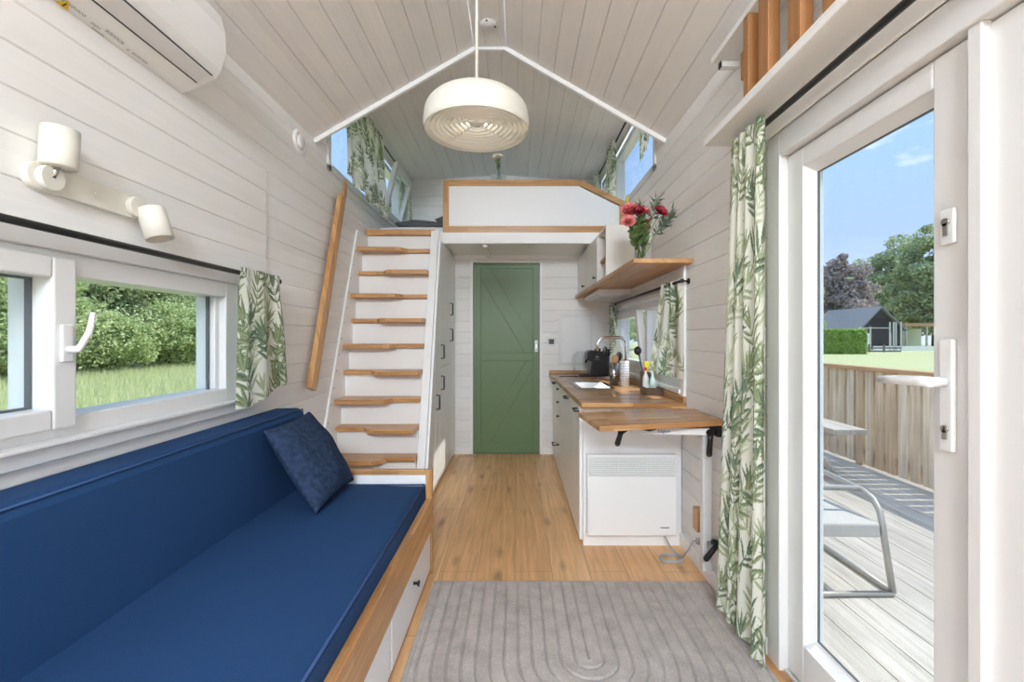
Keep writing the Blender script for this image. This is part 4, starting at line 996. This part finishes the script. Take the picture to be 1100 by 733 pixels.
root = thing('wall_spotlight', (-1.24, 1.34, 1.6), 'cream wall lamp with two swivelling spot heads on a long bar above the left window', 'wall lamp')
xw = XL+.013
def stadium(y0, y1, z, r, n=12): 
    p = [(y1-r+r*math.sin(t), z+r*math.cos(t)) for t in np.linspace(0, PI, n)]; q = [(y0+r-r*math.sin(t), z-r*math.cos(t)) for t in np.linspace(0, PI, n)]; return p+q
m = MB(); m.prism(stadium(1.165, 1.535, 1.625, .036), 'x', xw+.001, xw+.022); m.build('backplate', LAMPC, root, bevel=.002)
m = MB(); m.cyl((xw+.022, 1.355, 1.625), (xw+.028, 1.355, 1.625), .007, n=14); m.build('knob', LAMPC, root)
for (yc, dirv, dz) in ((1.215, Vector((.03, .02, 1)), .0), (1.49, Vector((.30, .05, -1)), 0)):
    d = dirv.normalized(); x1 = xw+.022
    m = MB(); m.cyl((x1, yc, 1.625), (x1+.020, yc, 1.625), .033, n=28); j = m.build('swivel', LAMPC, root, bevel=.002)
    c0 = Vector((x1+.022, yc, 1.625))+(Vector((.0, .010, .030)) if d.z > 0 else Vector((.006, .034, .004)))
    m = MB(); m.tube([(x1+.015, yc, 1.625), c0+d*.01], .007, 8); m.build('joint', CHROME, root)
    m = MB(); m.lathe(c0, [(.0001, 0), (.038, 0), (.041, .003), (.041, .105), (.038, .105), (.038, .02), (.0001, .018)], 30, d); m.build('lamp_head', LAMPC, root)

# pendant lamp
LC = Vector((-.166, 1.89, 2.053)); R = .217
root = thing('pendant_lamp', LC, 'large cream dome pendant lamp with concentric louvre rings hanging from the ridge', 'ceiling lamp')
prof = [(R-.003, .0), (R, .002), (R+.001, .03), (R-.002, .062)]+[(.02+(R-.022)*math.cos(t), .062+.104*math.sin(t)) for t in np.linspace(.12, PI/2, 14)]+[(.0001, .166)]
pin = [(.0001, .158)]+[(.018+(R-.028)*math.cos(t), .06+.098*math.sin(t)) for t in np.linspace(PI/2, .12, 14)]+[(R-.007, .03), (R-.006, .0), (R-.003, 0)]
sh = MB().lathe(LC, prof+pin, 72).build('shade', LAMPC, root, fix=True)
m = MB()
for i in range(9):
    r_ = R-.026-.0205*i; z = .004+.0035*i
    m.lathe(LC, [(r_-.0012, z+.020), (r_-.0012, z), (r_+.0012, z), (r_+.0012, z+.020)], 64, close=True)
for k in range(4):
    a = PI/4+k*PI/2; m.beam(LC+Vector((math.cos(a)*.02, math.sin(a)*.02, .032)), LC+Vector((math.cos(a)*(R-.007), math.sin(a)*(R-.007), .018)), .0025, .010)
m.lathe(LC, [(.0001, .030), (.030, .030), (.030, .05), (.0001, .05)], 30)
m.build('louvre_ring', LAMPIN, root)
MB().lathe(LC, [(.03, .165), (.03, .184), (.008, .194), (.006, .21), (.0001, .21)], 22).build('cap', LAMPC, root)
MB().cyl(LC+Vector((0, 0, .20)), (LC.x, LC.y, ZN-.002), .0065, n=12).build('cord', LAMPC, root)
bl_ = bpy.data.lights.new('pendant_bulb', 'POINT'); bl_.energy = .28; bl_.shadow_soft_size = .035; bl_.color = (1, .95, .86)
bo_ = bpy.data.objects.new('pendant_bulb', bl_); C.objects.link(bo_); bo_.parent = root; bo_.location = (0, 0, .10)
MB().lathe((LC.x, LC.y, ZN-.001), [(.05, 0), (.05, -.018), (.0001, -.02)], 26).build('canopy', LAMPC, root)
r = thing('ceiling_plate', (-.17, 2.69, ZN-.02), 'small round white cover plate with dark screws on the ridge strip behind the pendant lamp', 'cover plate')
MB().lathe((-.17, 2.69, ZN), [(.048, 0), (.048, -.008), (.0001, -.010)], 30).build('plate', PAINT, r)
for x, y in ((-.175, 2.645), (-.128, 2.70)): MB().cyl((x, y, ZN-.011), (x, y, ZN-.0085), .006, n=10).build('screw', BLACK, r)

# shelf and slatted guard above the glazed doors
root = thing('wall_shelf', (.87, .9, 2.01), 'long white shelf on the right wall above the glazed doors', 'shelf')
m = MB(); m.box(.795, XR-.002, -.6, 1.935, 2.008, 2.032); m.build('board', PAINT, root, bevel=.003)
m = MB(); m.box(.795, .805, -.6, 1.935, 2.032, 2.040); m.build('lip', PAINT, root, bevel=.002)
m = MB(); m.cyl((.91, 1.86, 2.0075), (.91, 1.86, 2.002), .006, n=8); m.build('screw', BLACK, root)
root = thing('upper_shelf', (.88, .9, 2.37), 'white beam shelf on the right wall under the slope, above the upright wooden slats', 'shelf')
m = MB(); m.box(.835, XR-.002, -.6, 1.955, 2.372, 2.396); m.build('board', PAINT, root, bevel=.003)
m = MB(); m.box(.87, .945, 1.925, 1.95, 2.345, 2.370); m.build('bracket', PAINT, root)
m = MB(); m.box(.866, .870, 1.93, 1.955, 2.346, 2.371); m.box(.87, .94, 1.9505, 1.953, 2.346, 2.352); m.build('bracket_clip', BLACK, root)
ys = [1.615, 1.50, 1.335, 1.18, 1.02, .83]
wds = [.035, .062, .062, .062, .062, .062]
labs = ['thin short wooden slat farthest along the white shelf over the glazed doors', 'second upright wooden slat from the far end of the white shelf', 'third upright wooden slat from the far end of the white shelf', 'fourth upright wooden slat from the far end of the white shelf', 'fifth upright wooden slat from the far end of the white shelf', 'nearest upright wooden slat on the white shelf over the glazed doors']
SL = wood('reddish_batten', 'Z', (.36, .16, .055), (.46, .235, .09), .09, 2, .45, .25)
for y, wd, lb in zip(ys, wds, labs):
    zt_ = 2.371 if wd > .05 else 2.34
    tag(MB().box(.812, .852, y-wd/2, y+wd/2, 2.0405 if False else 2.0325, zt_).build('upright_slat', SL, bevel=.003), lb, 'slat', 'upright slats on the white shelf')
tag(MB().box(XR-.045, XR-.002, 1.80, 1.84, 2.235, 2.345).build('wooden_block', SL, bevel=.003), 'short dark wooden block on the right wall behind the upright slats', 'block')

# ------------------------------------------------------------------ outside
GZ = -.5
m = MB(); m.box(3.4, 90, -10, 130, GZ-.1, GZ); struct(m.build('lawn', LAWN))
m = MB(); m.box(-60, 3.4, -12, 130, GZ-.1, GZ-.01); struct(m.build('meadow_ground', SOIL))
# ribbed deck boards
m = MB(); x = 1.075; bw = .145; zt_ = -.03
while x < 3.34:
    prof = [(x+.003, zt_-.022)]
    nrib = 15
    for i in range(nrib):
        a = x+.003+(bw-.006)*i/nrib; w_ = (bw-.006)/nrib; prof += [(a, zt_-.0025), (a+w_*.15, zt_), (a+w_*.6, zt_), (a+w_*.75, zt_-.0025)]
    prof += [(x+bw-.003, zt_-.0025), (x+bw-.003, zt_-.022)]
    m.prism(prof, 'y', -1.5, 9); x += bw
m.box(1.06, 3.36, -1.5, 9, -.14, zt_-.03)
struct(m.build('deck', DECK))
# fence
root = thing('deck_fence', (3.27, 4, -.03), 'weathered vertical-board fence with a wooden top rail along the deck', 'fence')
m = MB(); y = -1.4; rng = np.random.RandomState(2)
while y < 8.9:
    wd = .086+rng.rand()*.012; o_ = rng.uniform(-.003, .003)
    m.box(3.270+o_, 3.297+o_, y, y+wd, .0, .885); y += wd+.029
m.build('boards', FENCE, root)
m = MB(); m.box(3.235, 3.345, -1.5, 9, .885, .92); m.build('top_rail', FENCET, root, bevel=.003)
m = MB(); m.box(3.302, 3.34, -1.5, 9, .06, .15); m.box(3.302, 3.34, -1.5, 9, .72, .81); m.build('cross_rail', FENCE, root)
for y in (.4, 2.2, 4.35, 6.5, 8.6): MB().box(3.302, 3.39, y, y+.09, -.4, .884).build('post', FENCE, root, bevel=.003)

# picnic table
root = thing('picnic_table', (2.0, 4.4, -.03), 'weathered grey wooden picnic table with attached benches on the deck', 'picnic table')
for k in range(5): MB().box(1.64+.142*k, 1.64+.142*k+.135, 3.50, 5.1, .66, .70).build('table_plank', GREYW, root, bevel=.003)
for xa in (1.15, 2.56):
    for k in range(2): MB().box(xa+.138*k, xa+.138*k+.132, 3.67, 5.1, .41, .45).build('bench_plank', GREYW, root, bevel=.003)
for y in (3.98, 4.80):
    MB().beam((2.20, y, .66), (2.78, y, -.028), .045, .10, (0, 1, 0)).build('leg', GREYW, root, bevel=.003)
    MB().beam((1.78, y, .66), (1.20, y, -.028), .045, .10, (0, 1, 0)).build('leg', GREYW, root, bevel=.003)
    MB().box(1.15, 2.84, y+.05, y+.09, .32, .41).build('bench_bearer', GREYW, root, bevel=.003)
    MB().box(1.66, 2.33, y+.05, y+.09, .57, .66).build('table_bearer', GREYW, root, bevel=.003)

# low garden chair
BRONZE = flat('weathered_grey_metal', (.36, .35, .33), .45, .3)
root = thing('garden_chair', (1.45, 2.3, -.03), 'low aluminium garden chair with a woven mesh seat on the deck outside the door', 'chair')
m = MB(); m.hexa([(1.10, 2.18, .245), (1.725, 2.155, .245), (1.725, 2.60, .235), (1.10, 2.62, .235), (1.10, 2.18, .315), (1.725, 2.155, .315), (1.725, 2.60, .30), (1.10, 2.62, .30)]); m.build('seat', TEXT, root, bevel=.012, seg=3)
def arm_(sg, name='leg_frame'):
    cx = 1.41; q = lambda x, y, z: (cx+sg*(x-cx), y, z)
    m = MB(); m.tube([q(1.785, 2.16, -.012), q(1.745, 2.16, .24), q(1.745, 2.17, .30), q(1.755, 2.20, .355), q(1.765, 2.25, .395), q(1.765, 2.32, .418), q(1.765, 2.62, .425), q(1.765, 2.72, .30), q(1.78, 2.75, -.012)], .015, 10)
    m.tube([q(1.785, 2.16, -.014), q(1.78, 2.75, -.014)], .014, 10); m.build(name, BRONZE, root)
arm_(1); arm_(-1)
m = MB(); m.tube([(1.05, 2.145, -.016), (1.78, 2.155, -.016)], .013, 10); m.build('foot_bar', BRONZE, root)
m = MB(); m.tube([(1.765, 2.34, .42), (1.41, 2.37, .425), (1.055, 2.34, .42)], .015, 10); m.build('cross_bar', BRONZE, root)

# hedge, shed, trees
def leaf_cloud(pts, size, rng, flat_=.0):
    n = len(pts); d = rng.normal(size=(n, 3)); d /= np.linalg.norm(d, axis=1)[:, None]; t = rng.normal(size=(n, 3)); t -= d*(t*d).sum(1)[:, None]; t /= np.linalg.norm(t, axis=1)[:, None]; b = np.cross(d, t)
    s = size*(.6+.8*rng.rand(n))[:, None]
    V = np.stack([pts-t*s, pts+b*s*.5, pts+t*s, pts-b*s*.5], 1).reshape(-1, 3)
    F = np.arange(4*n).reshape(-1, 4)
    return V, F
def fast(name, V, F, mat, parent=None):
    me = bpy.data.meshes.new(name); org = np.array(parent.location) if parent else np.array([V[:, 0].mean(), V[:, 1].mean(), V[:, 2].min()])
    k = F.shape[1]; V = V-org
    me.vertices.add(len(V)); me.vertices.foreach_set('co', V.ravel().astype(np.float32)); me.loops.add(F.size); me.loops.foreach_set('vertex_index', F.ravel().astype(np.int32))
    me.polygons.add(len(F)); me.polygons.foreach_set('loop_start', np.arange(0, F.size, k, dtype=np.int32)); me.update(calc_edges=True); me.materials.append(mat)
    o = bpy.data.objects.new(name, me); C.objects.link(o)
    if parent: o.parent = parent
    else: o.location = org
    return o
def tree(name, label, x, y, h, r, mat, n, size, seed, base=GZ, crown0=.25, group=None, cat='tree', clumps=60):
    rng = np.random.RandomState(seed); root = thing(name, (x, y, base), label, cat, group)
    MB().tube([(x, y, base-.05), (x+.02*r, y, base+h*.4), (x, y, base+h*.8)], [r*.06+.05, r*.045+.03, r*.01+.01], 8).build('trunk', BARK, root)
    cz0, cz1 = base+h*crown0, base+h; cc = np.array([x, y, (cz0+cz1)/2]); rad = np.array([r, r, (cz1-cz0)/2])
    d = rng.normal(size=(clumps, 3)); d /= np.linalg.norm(d, axis=1)[:, None]; cen = cc+d*rad*(rng.rand(clumps)**.4)[:, None]*(.70+.25*rng.rand(clumps))[:, None]
    cr_ = (.12+.30*rng.rand(clumps)**1.5)*r
    which = rng.randint(0, clumps, n); dd = rng.normal(size=(n, 3)); dd /= np.linalg.norm(dd, axis=1)[:, None]
    pts = cen[which]+dd*(cr_[which]*(rng.rand(n)**.33))[:, None]*np.array([1, 1, .75])
    pts[:, 2] = np.maximum(pts[:, 2], base+.05)
    V, F = leaf_cloud(pts, size, rng); fast('crown', V, F, mat, root); return root
# the garden on the right
rng = np.random.RandomState(9); n = 26000
root = thing('hedge', (31, 45, GZ), 'clipped bright green hedge across the lawn seen through the glazed door', 'hedge')
pts = np.stack([rng.uniform(18, 34.2, n), rng.uniform(44.4, 46, n), rng.uniform(GZ, 1.85, n)], -1)
side = rng.randint(0, 3, n); pts[side == 0, 1] = 44.4+.1*rng.rand((side == 0).sum()); pts[side == 1, 2] = 1.8+.08*rng.rand((side == 1).sum())
V, F = leaf_cloud(pts, .16, rng); fast('foliage', V, F, FOL4, root)
MB().box(18.1, 34.1, 44.6, 45.9, GZ, 1.72).build('inner_growth', FOL4, root)
root = thing('shed', (47, 60, GZ), 'black-boarded shed with a grey pitched roof beyond the hedge', 'shed')
sx = lambda px, d=60: (px-555)*d/489
def sz(py, d=60): return 1.2+(362-py)*d/489
xa, xm, xb = sx(924), sx(945), sx(969); ze, zr = sz(352), sz(330)
m = MB(); m.prism([(xa, GZ), (xb, GZ), (xb, ze), (xm, zr-.15), (xa, ze)], 'y', 60, 70); m.build('walls', SHEDW, root)
m = MB(); m.hexa([(xa-.5, 59.6, ze-.35), (xa-.3, 59.6, ze-.45), (xa-.3, 70, ze-.45), (xa-.5, 70, ze-.35), (xm, 59.6, zr+.1), (xm, 59.6, zr-.1), (xm, 70, zr-.1), (xm, 70, zr+.1)])
m.hexa([(xb+.5, 59.6, ze-.35), (xb+.3, 59.6, ze-.45), (xb+.3, 70, ze-.45), (xb+.5, 70, ze-.35), (xm, 59.6, zr+.1), (xm, 59.6, zr-.1), (xm, 70, zr-.1), (xm, 70, zr+.1)])
m.build('roof', SHEDR, root)
MB().box(sx(931), sx(934), 59.93, 60, GZ, sz(358)).box(sx(955), sx(957), 59.93, 60, GZ, sz(358)).build('corner_board', PAINT, root)
# trellis fence by the shed
root = thing('garden_gate', (44, 55, GZ), 'pale posts and rail of a garden gate in front of the black shed', 'gate')
for px in (924, 935, 956, 960, 962.5, 968): MB().box(sx(px, 54), sx(px, 54)+.12, 54, 54.12, GZ, sz(346 if px > 950 else 351, 54)).build('post', flat('pale_grey_wood', (.55, .54, .52), .8) if 'pale_grey_wood' not in MATS else MATS['pale_grey_wood'], root)
MB().box(sx(922, 54), sx(957, 54), 54.02, 54.1, sz(353, 54), sz(352, 54)).build('rail', MATS['pale_grey_wood'], root)
root = thing('carport', (58, 62, GZ), 'low shelter with a brown flat roof at the right of the black shed', 'shelter')
MB().box(sx(965, 62), sx(1015, 62), 61, 66, sz(350.5, 62), sz(347.5, 62)).build('roof', FENCET, root)
for px in (968, 990, 1006): MB().box(sx(px, 62), sx(px, 62)+.15, 61.2, 61.4, GZ, sz(350.5, 62)).build('post', MATS['pale_grey_wood'], root)
MB().box(sx(976, 62), sx(1015, 62), 65.6, 65.8, GZ, sz(353, 62)).build('back_panel', flat('pale_green_panel', (.55, .62, .50), .8), root)
root = thing('rail_fence', (45, 52, GZ), 'low dark wooden rail fence behind the hedge end on the lawn', 'fence')
for z in (sz(381, 50), sz(377.5, 50), sz(374, 50)): MB().box(sx(925, 50), sx(968, 50), 50, 50.08, z-.08, z+.08).build('rail', flat('dark_grey_wood', (.16, .15, .15), .8) if 'dark_grey_wood' not in MATS else MATS['dark_grey_wood'], root)
for px in (934, 950): MB().box(sx(px, 50), sx(px, 50)+.16, 50.08, 50.2, GZ, sz(370, 50)).build('post', MATS['dark_grey_wood'], root)
tag(MB().box(sx(940, 56), sx(1030, 56), 56, 56.3, GZ, sz(372, 56)).build('low_wall', PAINT), 'long low white wall edging the lawn in front of the shelter', 'wall')
def tr(px, top, d, wpx, mat, n, size, seed, label, name='tree', **k):
    x = (px-555)*d/489; h = 1.2+(362-top)*d/489-GZ; return tree(name, label, x, d, h, wpx*d/489, mat, n, size, seed, group='trees beyond the lawn', **k)
tr(1004, 230, 78, 40, FOL1, 30000, .34, 21, 'tallest full green tree at the right, behind the shelter', crown0=.0, clumps=90)
tr(957, 246, 96, 37, FOL1, 26000, .36, 22, 'tall green tree directly behind the black shed', crown0=.0, clumps=70)
tr(904, 268, 76, 34, FOL3, 20000, .30, 23, 'purplish copper beech left of the shed', crown0=.06, clumps=80)
tr(869, 292, 50, 19, FOL2, 12000, .2, 24, 'bright yellow-green tree at the left edge of the glass', crown0=.05)
tr(1095, 240, 80, 45, FOL1, 9000, .5, 25, 'green tree hidden mostly by the door stile at the far right', crown0=.08)
tr(915, 300, 118, 40, FOL1, 14000, .5, 26, 'dark green trees filling in behind the copper beech', crown0=.02)
tr(820, 300, 90, 55, FOL1, 9000, .6, 27, 'green tree behind the curtain side of the glazed door', crown0=.05)
tr(730, 325, 60, 60, FOL2, 9000, .45, 28, 'green tree seen faintly through the kitchen window', crown0=.05)
# bushes and meadow on the left
bl = [(-18.5, 16.6, 4.6, 1.7, FOL2, 'bright green bush in the narrow left pane of the sofa window'), (-20.5, 21.0, 6.4, 2.2, FOL1, 'dark tall bush at the left of the wide sofa window pane'),
      (-18.2, 19.9, 3.0, 1.5, FOL2, 'low pale bush at the left of the wide sofa window pane'), (-20.0, 25.4, 7.0, 2.2, FOL1, 'tall green bush in the middle of the wide sofa window pane'),
      (-18.0, 23.4, 3.6, 1.6, FOL2, 'bright rounded bush in the middle of the wide sofa window pane'), (-19.6, 29.8, 6.8, 2.2, FOL1, 'tall green bush at the right of the wide sofa window pane'),
      (-17.9, 27.0, 2.6, 1.5, FOL2, 'pale low bush at the right of the wide sofa window pane'), (-25.5, 23.2, 10, 2.8, FOL1, 'tall green tree behind the left bushes of the meadow'), (-25.5, 30.0, 10.5, 2.9, FOL1, 'tall green tree behind the middle bushes of the meadow'),
      (-19.5, 34.4, 7.0, 2.2, FOL1, 'green bush beyond the right edge of the sofa window'), (-20.3, 12.9, 6.4, 2.2, FOL1, 'green bush beyond the left edge of the sofa window'), (-25, 17.5, 9, 2.6, FOL1, 'tall green tree behind the narrow left sofa window pane'), (-25, 36.5, 9, 2.8, FOL1, 'tall green tree behind the farthest bushes of the meadow')]
for i, (x, y, h, r, mt, lb) in enumerate(bl):
    tree('bush' if h < 8 else 'tree', lb, x, y, h+.2, r*(1.55 if h < 8 else 1.2), mt, 36000 if h < 8 else 15000, .075 if mt is FOL2 else .10 if h < 8 else .2, 60+i, crown0=.0 if h < 8 else .05, group='bushes beyond the meadow' if h < 8 else 'trees beyond the meadow', cat='bush' if h < 8 else 'tree', clumps=110)
tree('tree', 'tall green tree seen through the far pane of the left loft window', -12, 45, 20, 3.6, FOL1, 9000, .4, 90, crown0=.2)
n = 110000; rng = np.random.RandomState(31)
px_ = rng.uniform(-18.6, -4, n); py_ = rng.uniform(3, 33, n); hh = rng.uniform(.15, .5, n); a = rng.rand(n)*6.28; wd = .007+.008*rng.rand(n)
b0 = np.stack([px_-wd*np.cos(a), py_-wd*np.sin(a), np.full(n, GZ-.02)], -1); b1 = np.stack([px_+wd*np.cos(a), py_+wd*np.sin(a), np.full(n, GZ-.02)], -1)
tp = np.stack([px_+rng.normal(size=n)*.08, py_+rng.normal(size=n)*.08, GZ+hh], -1)
V = np.stack([b0, b1, tp], 1).reshape(-1, 3); F = np.arange(3*n).reshape(-1, 3)
tag(fast('meadow_grass', V, F, GRASS), 'pale sunlit meadow grass growing below the sofa window outside', 'grass', kind='stuff')
